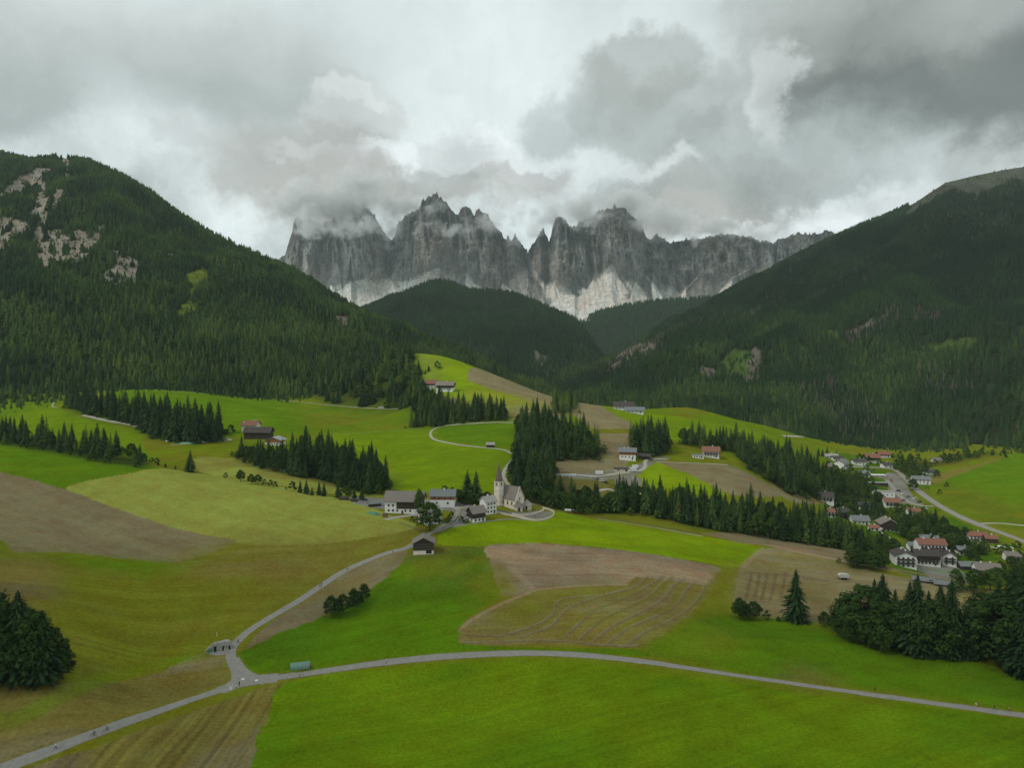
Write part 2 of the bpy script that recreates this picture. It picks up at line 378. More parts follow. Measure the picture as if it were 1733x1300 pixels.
field([(-900,1800),(-900,1500),(0,1310),(130,1276),(300,1215),(400,1180),(484,1156),(455,1200),(430,1300),(400,1700),(380,1800)], 'ochre', .45, 93, 1.6, .12, 'brown', .85, seed=7)
field([(411,1100),(455,1055),(505,1018),(590,967),(640,945),(688,930),(672,962),(645,985),(605,1012),(545,1046),(500,1063),(440,1087)], 'brown', .15, 50, 2, .2, 'ochre', .5)
# the bright meadows between the two lanes
field([(400,1112),(440,1087),(500,1063),(545,1046),(605,1012),(645,985),(672,960),(690,943),(740,935),(800,928),(822,930),(828,960),(845,990),(850,1008),(800,1040),(775,1070),(782,1090),(900,1097),(1080,1100),(1100,1112),(900,1104),(660,1122),(520,1142),(445,1150),(410,1140)], 'vivid', .14, 30, 2.5, .18, 'deep', .5)
field([(700,930),(745,922),(822,930),(826,960),(790,968),(740,972),(700,968),(680,955)], 'olive', .1, 20, 3, .2, 'earth', .5, soft=12)
field([(752,930),(822,928),(830,965),(848,1000),(842,1015),(805,1035),(800,990),(770,955)], 'olive', .1, 60, 3, .2, 'deep', .8, soft=12)
field([(484,1156),(660,1128),(900,1110),(1000,1115),(1200,1142),(1400,1170),(1733,1218),(2700,1350),(2700,1900),(380,1900),(400,1700),(430,1300),(455,1200)], 'green', .16, 25, 2.2, .2, 'vivid', .8, seed=9)
stroke([(640,1128),(800,1116),(900,1114),(1000,1118),(1200,1146),(1400,1175),(1500,1192)], 3.5, 'olive', .6)
# the hay strip by the church and the mown fields below it
field([(745,905),(790,885),(870,880),(935,868),(965,866),(1000,878),(1100,893),(1200,910),(1292,926),(1293,931),(1256,960),(1180,950),(1100,938),(1000,925),(900,919),(800,925),(742,921)], 'lime', .08, 0, 3, .12, 'green', .6)
field([(822,926),(860,921),(905,920),(1000,926),(1100,938),(1220,962),(1216,975),(1195,990),(1150,985),(1075,978),(1060,988),(1000,990),(920,996),(870,1010),(850,1006),(838,985),(830,955)], 'tan', .22, 4, 1.6, .15, 'dirt', .8, seed=13)
field([(830,950),(850,965),(872,1000),(855,1012),(843,1000)], 'olive', .2, 60, 2, .2, 'tan', .6, soft=6)
field([(800,1050),(870,1014),(920,998),(1000,991),(1060,988),(1080,978),(1150,985),(1196,990),(1222,963),(1215,985),(1190,1020),(1160,1050),(1120,1075),(1080,1096),(1000,1093),(900,1092),(782,1090),(776,1070)], 'ochre', .25, 12, 1.8, .2, 'brown', .5, seed=14)
field([(870,1016),(960,1000),(1000,995),(1060,990),(1000,1015),(940,1035),(880,1060),(850,1060),(830,1050)], 'olive', .1, 10, 2, .15, 'ochre', .4, soft=8)
stroke([(778,1068),(800,1048),(850,1022),(890,1006),(915,998),(1000,991),(1060,990)], 1.6, 'tan', .8)
stroke([(865,960),(880,975),(900,995)], 3, 'tan', .7)
for L in ([(780,1072),(830,1076),(850,1075),(900,1060),(935,1040),(942,1020),(960,1012),(1010,1008)],
          [(880,1078),(930,1060),(950,1040),(975,1022),(1020,1008),(1075,992),(1095,975)],
          [(955,1078),(985,1050),(1010,1030),(1050,1015),(1090,995),(1122,975)],
          [(980,1082),(1020,1048),(1060,1028),(1100,1008),(1120,988),(1138,976)],
          [(1005,1084),(1040,1058),(1085,1035),(1120,1015),(1140,990),(1158,980)],
          [(1030,1088),(1060,1065),(1110,1042),(1145,1022),(1160,1000),(1175,985)],
          [(1060,1093),(1090,1070),(1130,1052),(1165,1030),(1185,1008),(1195,990),(1216,970)],
          [(785,1088),(850,1086),(900,1084),(960,1085),(1000,1090),(1060,1094),(1078,1092)]):
    stroke(L, 1.15, 'dun', .75); stroke([(a + 1, b + 2) for a, b in L], .9, 'earth', .45)
for L in ([(945,1080),(970,1055),(1000,1035),(1040,1020),(1080,1000)], [(1000,1060),(1050,1035),(1100,1012),(1128,985)], [(1040,1072),(1080,1048),(1130,1030),(1150,1005)]):
    stroke(L, 1.8, 'olive', .5)
# right-hand terrace
field([(1222,962),(1256,960),(1245,1000),(1240,1030),(1200,1045),(1120,1095),(1085,1096),(1125,1075),(1165,1050),(1195,1020),(1218,985)], 'olive', .1, 50, 3, .15, 'ochre', .6, soft=8)
field([(1256,960),(1300,928),(1420,949),(1500,972),(1600,990),(1700,1005),(1733,1030),(1640,1035),(1560,1040),(1400,1055),(1340,1048),(1250,1040),(1245,1000)], 'dun', .18, -12, 2.5, .15, 'ochre', .6, seed=17)
field([(1262,968),(1330,972),(1400,985),(1420,1000),(1400,1040),(1340,1045),(1250,1030)], 'brown', .25, -8, 2.5, .2, 'ochre', .5, seed=18, soft=8)
for dx in (0, 14, 27, 42, 58): stroke([(1272 + dx, 970), (1268 + dx, 990), (1262 + dx, 1015)], 1.2, 'earth', .6)
stroke([(1270,970),(1300,972),(1345,976),(1400,984)], 2.0, 'earth', .6)
stroke([(1400,990),(1450,985),(1520,1000)], 2.0, 'earth', .3)
field([(1190,903),(1250,902),(1300,906),(1420,922),(1440,946),(1400,944),(1300,925),(1240,915)], 'brown', .1, -10, 3, .15, 'dun', .5)
field([(1085,1100),(1200,1042),(1250,1045),(1340,1050),(1400,1068),(1550,1105),(1650,1118),(1733,1147),(2700,1300),(2700,1330),(1733,1206),(1500,1170),(1300,1148),(1110,1112)], 'vivid', .06, 10, 3, .15, 'deep', .6, soft=4)
field([(1110,1095),(1200,1070),(1250,1075),(1230,1100),(1150,1108)], 'olive', .1, 20, 3, .15, 'green', .5, soft=14)
field([(1325,1135),(1350,1130),(1400,1145),(1430,1160),(1380,1160),(1330,1150)], 'ochre', .1, 10, 3, .1, 'earth', .5, soft=10)
stroke([(1290,928),(1275,942),(1256,960)], 2.2, 'tan', .6)
# up the valley, left
field([(-600,690),(0,668),(60,662),(92,668),(100,690),(150,712),(240,737),(290,752),(262,783),(100,752),(0,742),(-600,700)], 'green', .06, 5, 4, .12, 'vivid', .6)
field([(180,655),(300,662),(450,676),(600,690),(690,696),(700,716),(640,722),(560,733),(500,735),(400,735),(380,742),(300,722),(220,690)], 'vivid', .06, 5, 5, .12, 'green', .6)
field([(500,695),(560,690),(640,700),(690,700),(690,722),(620,728),(560,732),(520,715)], 'olive', .06, 20, 5, .12, 'vivid', .6, soft=10)
field([(240,740),(300,752),(372,748),(392,750),(395,775),(330,770),(280,790),(262,785)], 'olive', .06, 5, 5, .12, 'green', .6)
field([(330,775),(380,775),(470,775),(500,795),(600,825),(650,842),(560,836),(450,818),(340,800)], 'pale', .1, -5, 3, .12, 'ochre', .6)
field([(560,737),(640,728),(700,722),(730,724),(738,745),(790,756),(862,766),(862,800),(850,830),(760,832),(690,832),(650,820),(620,790)], 'green', .06, 5, 5, .08, 'lime', .5)
field([(622,790),(640,795),(665,820),(640,812)], 'straw', .05, 0, 4, .1, soft=10)
field([(742,725),(800,717),(868,712),(868,752),(800,752),(745,742)], 'vivid', .05, 0, 5, .12, 'green', .5)
# the ridge farm's hillside
field([(700,596),(735,600),(770,608),(802,625),(792,642),(835,660),(880,676),(800,676),(772,680),(740,660),(715,640)], 'lime', .06, -20, 5, .12, 'green', .6)
field([(703,603),(722,608),(748,618),(735,626),(712,618)], 'dun', .06, -20, 5, .12, soft=6)
field([(800,622),(860,643),(900,658),(960,672),(975,690),(920,688),(880,674),(835,660),(792,642)], 'dun', .08, -25, 4, .12, 'brown', .6)
field([(790,662),(880,674),(920,684),(960,695),(880,690),(800,682)], 'gold', .08, -10, 4, .1, 'lime', .4, soft=5)
field([(765,684),(800,682),(880,690),(960,695),(950,712),(870,708),(845,690),(790,690)], 'dun', .08, -5, 4, .15, 'brown', .6, soft=5)
field([(735,672),(775,676),(772,690),(745,688)], 'brown', .08, 0, 4, .1)
# right of the grove
field([(955,690),(985,678),(1030,688),(1070,704),(1068,730),(1068,765),(1050,800),(980,810),(940,806),(922,780),(1000,765),(1015,740),(985,712)], 'dun', .1, -8, 4, .14, 'brown', .7)
field([(985,727),(1068,727),(1068,733),(985,733)], 'olive', .1, 0, 4, .1)
stroke([(935,775),(960,768),(1010,770),(1030,775)], 3, 'olive', .8)
field([(1020,688),(1060,695),(1150,706),(1240,722),(1330,745),(1310,760),(1200,740),(1150,748),(1145,765),(1130,740),(1066,715)], 'green', .06, -10, 5, .1, 'lime', .4)
field([(1130,695),(1155,686),(1180,688),(1200,700),(1160,708)], 'olive', .06, -10, 5, .1, 'green', .4)
field([(1110,740),(1148,748),(1260,780),(1300,800),(1240,786),(1120,782),(1098,775)], 'olive', .06, -10, 5, .14, 'green', .6)
field([(1078,812),(1090,784),(1115,782),(1170,800),(1240,835),(1190,838),(1120,828),(1065,815)], 'lime', .06, -20, 5, .1, 'green', .5)
field([(1118,783),(1170,785),(1235,788),(1300,820),(1320,840),(1240,838),(1170,805)], 'brown', .1, -20, 4, .14, 'dun', .6)
field([(1303,815),(1345,805),(1362,806),(1412,830),(1420,850),(1340,850)], 'dun', .1, -20, 4, .14, 'ochre', .6)
field([(885,800),(940,805),(990,812),(1040,815),(1050,835),(1000,850),(920,860),(880,845)], 'earth', .1, 0, 4, .2, 'olive', .5, soft=10)
field([(960,868),(1040,852),(1120,868),(1200,892),(1180,905),(1080,890),(1000,876)], 'olive', .1, 0, 4, .2, 'deep', .6, soft=8)
# valley bottom, right
field([(1560,905),(1580,850),(1572,822),(1600,812),(1640,795),(1733,762),(2700,740),(2700,960),(1733,895),(1650,875)], 'vivid', .06, 20, 5, .1, 'green', .4)
field([(1572,825),(1640,828),(1700,850),(1760,872),(1760,900),(1650,876),(1590,850)], 'olive', .06, 20, 5, .1, 'deep', .5, soft=6)
field([(1570,815),(1600,790),(1680,770),(1700,775),(1630,800),(1575,822)], 'ochre', .06, 20, 5, .1, 'olive', .5)
field([(1365,742),(1400,742),(1480,752),(1560,738),(1640,750),(1733,762),(1640,790),(1570,800),(1500,780),(1400,770)], 'olive', .06, 5, 5, .12, 'green', .8)
field([(1400,770),(1500,782),(1570,800),(1575,830),(1600,870),(1733,930),(1733,990),(1560,985),(1480,940),(1400,880),(1400,840)], 'deep', .1, 0, 4, .3, 'olive', .7)
field([(1498,802),(1522,804),(1550,848),(1565,856),(1520,850),(1505,830)], 'grey', .1, 0, 4, .2)
field([(1540,950),(1600,945),(1640,985),(1600,990)], 'grey', .1, 0, 4, .2, 'deep', .4)
field([(690,845),(770,850),(800,855),(790,885),(740,898),(722,902),(770,872),(740,862),(700,868)], 'grey', .1, 0, 4, .2)
field([(588,842),(650,845),(650,862),(600,852)], 'grey', .1, 0, 4, .2)
field([(835,864),(885,868),(935,866),(925,878),(900,879),(870,872)], 'grey', .1, 0, 4, .2, 'green', .3)
field([(1040,795),(1100,780),(1100,772),(1135,775),(1095,790),(1080,805),(1020,812),(960,806)], 'grey', .1, 0, 4, .2, 'olive', .5)
# the worn reddish strip along the terrace edge
stroke([(1300,922),(1350,932),(1400,944),(1480,958),(1560,973),(1640,988)], 3.4, 'tan', .75)
stroke([(1300,920),(1340,927),(1400,940),(1440,948)], 1.6, 'dirt', .5)

# ------------------------------------------------------------------ materials
MATS = {}
def material(name):
    m = bpy.data.materials.new(name); m.use_nodes = True
    T = NT(m.node_tree); b = T.n['Principled BSDF']
    b.inputs['Specular IOR Level'].default_value = 0.25
    MATS[name] = m
    return m, T, b
def terrain_mat(name, scale=1.0, bump=0.3, amt=0.3, rough=0.95, fine=1.6, mid=0.12):
    m, T, b = material(name)
    at_ = T.new('ShaderNodeAttribute', attribute_name='Col')
    geo = T.new('ShaderNodeNewGeometry'); pos = geo.outputs['Position']
    n1 = T.noise(pos, fine * scale, 5, 0.65); n2 = T.noise(pos, mid * scale, 6, 0.6)
    n3 = T.noise(pos, fine * scale * 3.1, 3, 0.6)
    f = T.math('ADD', T.rng(n1.outputs[0], 0.32, 0.68, 1 - amt * .6, 1 + amt * .6), T.rng(n2.outputs[0], 0.3, 0.7, -amt * .35, amt * .35))
    f = T.math('ADD', f, T.rng(n3.outputs[0], 0.35, 0.65, -amt * .4, amt * .4))
    c = T.vmath('SCALE', at_.outputs['Color'], scale=f)
    # drier and lusher tufts shift the hue a little
    hue = T.mix(T.rng(n2.outputs[0], 0.35, 0.65), (1.08, 0.98, 0.9), (0.94, 1.03, 1.05))
    c = T.mix(1.0, c, hue, 'MULTIPLY')
    T.put(b.inputs['Base Color'], c); b.inputs['Roughness'].default_value = rough; b.inputs['Specular IOR Level'].default_value = 0.0
    bp = T.new('ShaderNodeBump'); T.put(bp.inputs['Strength'], bump); T.put(bp.inputs['Distance'], 0.4 / scale); T.put(bp.inputs['Height'], n1.outputs[0])
    T.l.new(bp.outputs[0], b.inputs['Normal'])
    return m
ground = grid_mesh('ground', np.stack([GX, GYY, GZ], -1), terrain_mat('meadow', 1, 0.6, 0.36, 1.0, 0.9, 0.10))
add_color(ground, 'Col', np.clip(GC, 0.002, 1)); tag(ground, kind='structure')

# ------------------------------------------------------------------ hills and mountains
def hillside(name, base, ridge, cols, rows, mat, noise_amp, noise_len, seed, power=1.0, back=0.25, sink=0, color=None, ridge_noise=0.0, cliffs=None):
    """a slope rising from a base line to a ridge line and falling away behind; lines are (bearing px, dip px, distance)"""
    B = np.array(base, float); Rg = np.array(ridge, float)
    px = np.arange(cols[0], cols[1], cols[2]); u = (px - CX) / F
    zb = CAMZ - (np.interp(px, B[:, 0], B[:, 1]) - HY) / F * np.interp(px, B[:, 0], B[:, 2]); yb = np.interp(px, B[:, 0], B[:, 2])
    yr = np.interp(px, Rg[:, 0], Rg[:, 2]); rp = np.interp(px, Rg[:, 0], Rg[:, 1])
    zr_ = CAMZ - (rp - HY) / F * yr
    s = np.concatenate([[-0.12], np.linspace(0, 1, rows), 1 + back * np.linspace(0.04, 1, rows // 8)])[:, None]
    sc = np.clip(s, 0, 1)
    Y = yb + (yr - yb) * s; X = u[None] * Y
    Z = zb + (zr_ - zb) * sc ** power
    Z = np.where(s > 1, zr_ - (s - 1) * (yr - yb) * 0.75, Z); Z = np.where(s < 0, zb - 40, Z)
    n = fbm(X / noise_len, Y / noise_len, 5, seed, 0.5, True) - 0.55
    n += 0.35 * (fbm(X / (noise_len * .3), Y / (noise_len * .3), 4, seed + 20) - .5)
    win = np.minimum(sstep(0, 0.2, sc), 1 - (1 - ridge_noise) * sstep(0.8, 1.0, sc))
    Z = Z + n * noise_amp * win - sink
    return px, u, s, X, Y, Z
FORESTS = []
def hill_obj(name, H, mat, color, label=None):
    px, u, s, X, Y, Z = H
    PY = HY + (CAMZ - Z) / Y * F
    PX = np.broadcast_to(px[None], Z.shape)
    C, dens = color(PX, PY, X, Y, Z)
    o = grid_mesh(name, np.stack([X, Y, Z], -1), mat); add_color(o, 'Col', C); tag(o, label, kind='structure')
    return o, (PX, PY, X, Y, Z, dens, s)
def patch(PX, PY, poly, warp=10, seed=0, sc=18):
    wx = (fbm(PX / sc, PY / sc, 4, 91 + seed) - .5) * 2 * warp; wy = (fbm(PX / sc, PY / sc, 4, 95 + seed) - .5) * 2 * warp
    return in_poly(PX + wx, PY + wy, poly)

LB = [(-900,650,800),(-300,668,900),(0,664,965),(90,655,1000),(180,653,1040),(300,658,1060),(450,671,1070),(600,686,1060),(690,692,1000),(712,660,980),(722,640,1020),(750,655,1120),(800,680,1200),(850,700,1300),(950,710,1400),(1010,715,1500)]
LR = [(-900,330,2600),(-300,290,2400),(-100,268,2350),(0,262,2300),(50,272,2250),(100,266,2200),(150,274,2150),(200,295,2100),(250,325,2050),(300,362,2000),(350,395,1950),(400,419,1900),(450,442,1850),(500,462,1800),(550,493,1750),(600,524,1700),(650,548,1650),(700,576,1620),(750,598,1600),(800,622,1600),(850,648,1600),(900,668,1650),(950,686,1700),(1010,700,1700)]
cliffs_l = [[(-60,300),(0,322),(30,300),(45,290),(75,285),(62,305),(40,318),(20,330),(-60,345)], [(98,262),(108,260),(118,292),(120,303),(110,300),(104,285)],
            [(62,303),(70,308),(78,335),(78,360),(70,385),(60,385),(62,365),(45,355),(58,345)], [(92,320),(102,322),(104,345),(92,352),(88,345)],
            [(-60,365),(0,372),(42,378),(35,395),(18,402),(0,418),(-60,440)], [(66,395),(120,395),(165,385),(158,415),(130,440),(95,438),(68,425)],
            [(68,425),(95,440),(75,455),(66,445)], [(190,425),(215,430),(232,440),(225,470),(210,482),(190,480),(180,460),(195,448)], [(280,425),(300,430),(290,440)],
            [(568,530),(590,535),(588,552),(575,550)], [(420,480),(450,470),(445,482)]]
glades_l = [[(318,465),(345,455),(352,470),(335,485),(325,505),(330,530),(305,540),(300,532),(318,500)]]
def col_left(PX, PY, X, Y, Z):
    C = np.zeros(PX.shape + (3,)); C[:] = (0.035, 0.045, 0.016)
    d = np.ones(PX.shape)
    C *= (0.8 + 0.4 * fbm(X / 40, Y / 40, 4, 3))[..., None]
    for g in glades_l:
        m = patch(PX, PY, g, 8); C[m] = np.array((0.12, 0.15, 0.02)) * (0.8 + .4 * fbm(X / 12, Y / 12, 3, 4)[m])[:, None]; d[m] = 0.06
    for k, c in enumerate(cliffs_l):
        cx_, cy_ = np.mean(c, 0); c = [(cx_ + (a_ - cx_) * 1.22, cy_ + (b_ - cy_) * 1.22 + 2) for a_, b_ in c]
        m = patch(PX, PY, c, 9, k, 12) & (fbm(PX / 6, PY / 9, 4, 140 + k, .6) > .33)
        v = fbm(X / 7 + Z / 30, Z / 10, 4, 60 + k, .6, True)[m][:, None]
        C[m] = np.array((0.25, 0.22, 0.18)) * (0.35 + 0.95 * v); d[m] = 0.16 if k in (5, 7) else 0.05
    return C, d
hill_mat = terrain_mat('hill_floor', 0.2, 0.6, 0.5)
H1 = hillside('l', LB, LR, (-900, 1010, 3.0), 300, hill_mat, 90, 260, 41, 0.92)
left_hill, D1 = hill_obj('hillside_near', H1, hill_mat, col_left)

def col_dark(PX, PY, X, Y, Z):
    C = np.zeros(PX.shape + (3,)); C[:] = (0.025, 0.035, 0.016); return C, np.ones(PX.shape)
AB = [(520,650,1700),(650,690,1850),(850,700,1900),(950,700,1900),(1010,690,1950),(1100,690,2000)]
AR = [(520,560,3300),(560,548,3300),(600,530,3350),(640,515,3400),(700,492,3450),(720,482,3500),(740,477,3500),(770,482,3450),(790,493,3400),(830,495,3350),(870,500,3250),(900,511,3150),(930,525,3050),(960,539,2950),(990,560,2850),(1010,592,2700),(1030,625,2500),(1050,655,2350),(1100,690,2300)]
HA = hillside('a', AB, AR, (520, 1100, 3.0), 240, hill_mat, 150, 380, 51, 0.95)
def col_a(PX, PY, X, Y, Z):
    C, d = col_dark(PX, PY, X, Y, Z)
    for k, g in enumerate([[(1005,570),(1022,580),(1018,592)], [(900,590),(925,600),(930,625),(905,620)]]):
        m = patch(PX, PY, g, 6, k); C[m] = (0.13, 0.12, 0.09); d[m] = 0.2
    return C, d
hill_a, DA = hill_obj('hill_middle', HA, hill_mat, col_a)
BB = [(800,640,3600),(1000,650,3500),(1200,640,3600),(1350,600,3800)]
BR = [(800,545,4700),(880,520,4700),(940,527,4600),(985,541,4500),(1010,530,4500),(1050,520,4500),(1100,511,4500),(1150,508,4500),(1200,505,4500),(1270,497,4500),(1350,480,4500)]
HB = hillside('b', BB, BR, (800, 1350, 3.5), 160, hill_mat, 150, 500, 61, 1.0)
def col_b(PX, PY, X, Y, Z):
    C, d = col_dark(PX, PY, X, Y, Z)
    m = patch(PX, PY, [(940,515),(985,530),(1000,545),(985,548),(960,535)], 4); C[m] = (0.4, 0.4, 0.38); d[m] = 0.05
    return C, d
hill_b, DB = hill_obj('hill_far', HB, hill_mat, col_b)

RB = [(930,690,1700),(985,672,1500),(1030,680,1400),(1060,685,1350),(1100,692,1300),(1160,698,1250),(1230,702,1250),(1300,722,1200),(1380,738,1180),(1480,748,1170),(1560,744,1170),(1640,752,1150),(1733,766,1050),(2000,770,1000),(2700,790,900)]
RR = [(930,680,2400),(985,655,2500),(1020,632,2600),(1060,606,2750),(1100,570,2900),(1150,540,3000),(1200,514,3100),(1250,485,3200),(1300,460,3250),(1350,432,3300),(1400,408,3300),(1450,385,3300),(1500,366,3300),(1530,352,3300),(1550,342,3300),(1575,325,3300),(1600,309,3300),(1650,297,3250),(1700,287,3200),(1733,282,3200),(2000,255,3100),(2700,300,3000)]
glades_r = [[(1145,700),(1260,690),(1260,702)], [(1395,560),(1425,560),(1420,578),(1400,580)], [(1340,575),(1372,590),(1375,605),(1350,600)], [(1540,590),(1600,580),(1650,572),(1648,590),(1600,605),(1560,605)],
            [(1282,548),(1308,552),(1300,575),(1285,572)], [(1240,590),(1275,600),(1290,640),(1230,650),(1215,620)]]
scars_r = [[(1270,585),(1292,590),(1290,650),(1262,650)], [(1060,580),(1110,572),(1120,590),(1040,620),(1020,628)], [(1190,620),(1215,625),(1210,648),(1180,645)], [(1430,560),(1490,535),(1500,550),(1440,575)], [(1545,525),(1590,530),(1585,540),(1550,540)]]
def col_right(PX, PY, X, Y, Z):
    C = np.zeros(PX.shape + (3,)); C[:] = (0.025, 0.035, 0.016); d = np.ones(PX.shape)
    top = Z > CAMZ + 600 - 45 * (PX - 1600) / 200 + 130 * (fbm(X / 260, Y / 260, 5, 7) - .5)
    al = patch(PX, PY, [(1530,345),(1600,300),(1733,270),(2700,200),(2700,360),(1733,318),(1690,312),(1650,330),(1600,325),(1570,350),(1520,372)], 16, 3, 40)
    C[al] = np.array((0.075, 0.078, 0.058)) * (0.7 + .6 * fbm(X / 50, Y / 50, 4, 9)[al])[:, None]; d[al] = 0.03
    gul = patch(PX, PY, [(1640,318),(1655,325),(1662,370),(1650,385),(1655,350)], 6, 5, 16); C[gul] = (0.08, 0.085, 0.06); d[gul] = 0.2
    for k, g in enumerate(glades_r):
        m = patch(PX, PY, g, 7, k); C[m] = np.array((0.055, 0.092, 0.020)) * (0.7 + .6 * fbm(X / 14, Y / 14, 3, 4)[m])[:, None]; d[m] = 0.22 if k < 4 else 0.4
    for k, g in enumerate(scars_r):
        m = patch(PX, PY, g, 10, 20 + k, 14); C[m] = np.array((0.13, 0.112, 0.09)) * (0.6 + .7 * fbm(X / 10, Y / 10, 3, 4)[m])[:, None]; d[m] = 0.35
    return C, d
HR = hillside('r', RB, RR, (930, 2700, 4.0), 320, hill_mat, 170, 420, 72, 0.97)
right_hill, DR = hill_obj('hillside_shaded', HR, hill_mat, col_right)

# ------------------------------------------------------------------ the rock range
RID = [(380,470),(440,455),(470,440),(482,434),(488,415),(495,395),(497,378),(502,373),(510,375),(518,377),(526,374),(534,384),(545,380),(560,375),(580,362),(600,352),(613,352),(620,355),(632,368),(645,388),(655,402),(664,402),(668,398),(672,382),(676,375),(690,368),(705,364),(712,355),(722,343),(735,335),(746,340),(757,352),(768,367),(775,366),(782,356),(790,352),(797,358),(803,370),(807,358),(811,356),(815,362),(822,368),(832,376),(842,388),(850,398),(858,408),(866,410),(871,402),(876,402),(882,410),(888,422),(893,424),(902,410),(912,400),(917,392),(921,394),(926,402),(930,408),(933,395),(937,380),(942,374),(950,372),(957,378),(962,386),(970,390),(985,375),(1000,370),(1015,362),(1030,358),(1050,362),(1065,367),(1075,374),(1085,382),(1090,392),(1096,403),(1104,402),(1111,396),(1120,402),(1135,410),(1150,407),(1180,405),(1200,402),(1230,400),(1250,401),(1262,403),(1275,403),(1283,408),(1290,412),(1300,413),(1310,414),(1325,403),(1340,401),(1355,397),(1370,399),(1385,395),(1400,392),(1410,394),(1460,398),(1560,410)]
# foot of the cliffs, where scree begins
FOOT = [(380,500),(480,470),(560,478),(620,488),(655,478),(668,462),(690,476),(730,470),(745,455),(770,462),(800,470),(850,478),(880,462),(893,455),(905,480),(930,488),(990,480),(1010,458),(1035,450),(1060,470),(1090,480),(1150,488),(1200,480),(1260,478),(1330,462),(1400,430),(1560,430)]
px = np.arange(380, 1560, 0.9); u = (px - CX) / F
rid = np.interp(px, [p[0] for p in RID], [p[1] for p in RID]) + (fbm(px / 7, px * 0, 4, 5, .6) - .5) * 7 - (vnoise(px / 2.2, px * 0, 9) ** 3) * 4 - 9 * np.maximum(0, fbm(px / 5, px * 0, 3, 19, .6) - .55) * np.interp(px, [480, 700, 900, 1100, 1150, 1500], [.5, 1, 1.8, 1, .4, .4]) * 2
foot = np.interp(px, [p[0] for p in FOOT], [p[1] for p in FOOT]) + (fbm(px / 16, px * 0, 3, 15) - .5) * 14 - 30 * fbm(px / 34, px * 0, 3, 16, .5, True) ** 3 + np.interp(px, [480, 560, 760, 800, 1560], [4, -9, -8, 2, 2])
bot = np.full(px.shape, 575.0)
yb, yf, yr = 5400.0, 6150.0, 6420.0
zb = CAMZ - (bot - HY) / F * yb; zf = CAMZ - (foot - HY) / F * yf; zr_ = CAMZ - (rid - HY) / F * yr
n1_, n2_ = 70, 150
s1 = np.linspace(0, 1, n1_, endpoint=False)[:, None]; s2 = np.linspace(0, 1, n2_)[:, None]; s3 = np.linspace(0.05, 1, 14)[:, None]
Y = np.concatenate([yb + (yf - yb) * s1, yf + (yr - yf) * s2 ** 1.0, yr + 500 * s3], 0) + 0 * u[None]
Z = np.concatenate([zb + (zf - zb) * s1 ** 1.25, zf + (zr_ - zf) * s2 ** 0.92, zr_ - 650 * s3], 0)
S = np.concatenate([s1 - 1, s2, 1 + s3], 0) + 0 * u[None]     # <0 scree, 0..1 wall
PXr = np.broadcast_to(px[None], Y.shape)
hgt = Z
warpx = (fbm(PXr / 60, Z / 420, 3, 33) - .5) * 22
flute = fbm((PXr + warpx) / 42, Z / 1500, 3, 21, .5, True) + 0.30 * fbm((PXr + warpx) / 9, Z / 800, 3, 23, .5, True) + 0.12 * fbm((PXr + warpx * .5) / 3, Z / 260, 3, 27, .6)
PXb = PXr
wall = sstep(-0.12, 0.1, S) * (1 - 0.55 * sstep(0.93, 1.0, S))
butt = np.interp(px, [380,480,500,530,560,600,640,662,680,720,745,775,800,830,868,893,915,925,945,975,1000,1040,1075,1100,1125,1150,1200,1215,1260,1300,1340,1560], [0,.1,.5,.35,.1,.8,.5,-.9,.1,.8,.9,.25,.6,.35,-.1,-1,-.3,-.6,.5,.2,.0,.9,.5,-.6,-.2,-.4,.1,.4,.1,.2,0,0])
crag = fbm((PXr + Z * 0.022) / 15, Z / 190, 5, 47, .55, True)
Y = Y - butt[None] * 380 * wall - (crag - .55) * 240 * wall
Y = Y - (flute - 0.85) * 210 * wall - 40 * (fbm(PXr / 30, Z / 40, 4, 37, .55) - .5) * wall
# ledges across the walls
Z = Z + 12 * (fbm(PXr / 5, Z / 26, 4, 39, .6) - .5) * wall
gull = fbm((PXr + (Z - 500) * 0.05) / 14, Z / 600, 4, 25, .55, True)
Y = Y - (gull - .5) * 60 * (1 - wall) * sstep(-1, -0.75, S)
PYs = HY + (CAMZ - Z) / np.maximum(Y, 1) * F
keep_py = np.concatenate([np.full((n1_ + n2_, 1), 1.0), np.zeros((14, 1))], 0)
X = u[None] * Y
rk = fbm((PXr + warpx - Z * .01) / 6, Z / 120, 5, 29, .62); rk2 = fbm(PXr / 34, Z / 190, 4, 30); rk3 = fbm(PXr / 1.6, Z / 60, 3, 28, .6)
C = np.array((0.20, 0.190, 0.180)) * ((0.05 + 1.05 * rk + 0.55 * rk2 + 0.35 * rk3) * (.45 + 1.0 * crag))[..., None]  # crag factor paints relief shading into the colour: ridges paler, gullies darker
C = C * (1 - .42 * sstep(.35, .85, S + (rk2 - .5) * .5))[..., None]  # cloud shade on the upper walls, painted into the rock colour
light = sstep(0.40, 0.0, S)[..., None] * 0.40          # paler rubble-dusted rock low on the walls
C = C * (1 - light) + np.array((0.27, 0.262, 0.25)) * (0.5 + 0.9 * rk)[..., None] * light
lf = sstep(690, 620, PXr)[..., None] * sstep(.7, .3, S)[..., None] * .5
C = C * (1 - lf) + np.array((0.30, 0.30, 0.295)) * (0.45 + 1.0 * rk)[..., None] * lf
warm = sstep(0.5, 0.7, fbm(PXr / 22, Z / 150, 3, 44))[..., None] * 0.35
C = C * (1 - warm) + C * np.array((1.12, 0.98, 0.88)) * warm
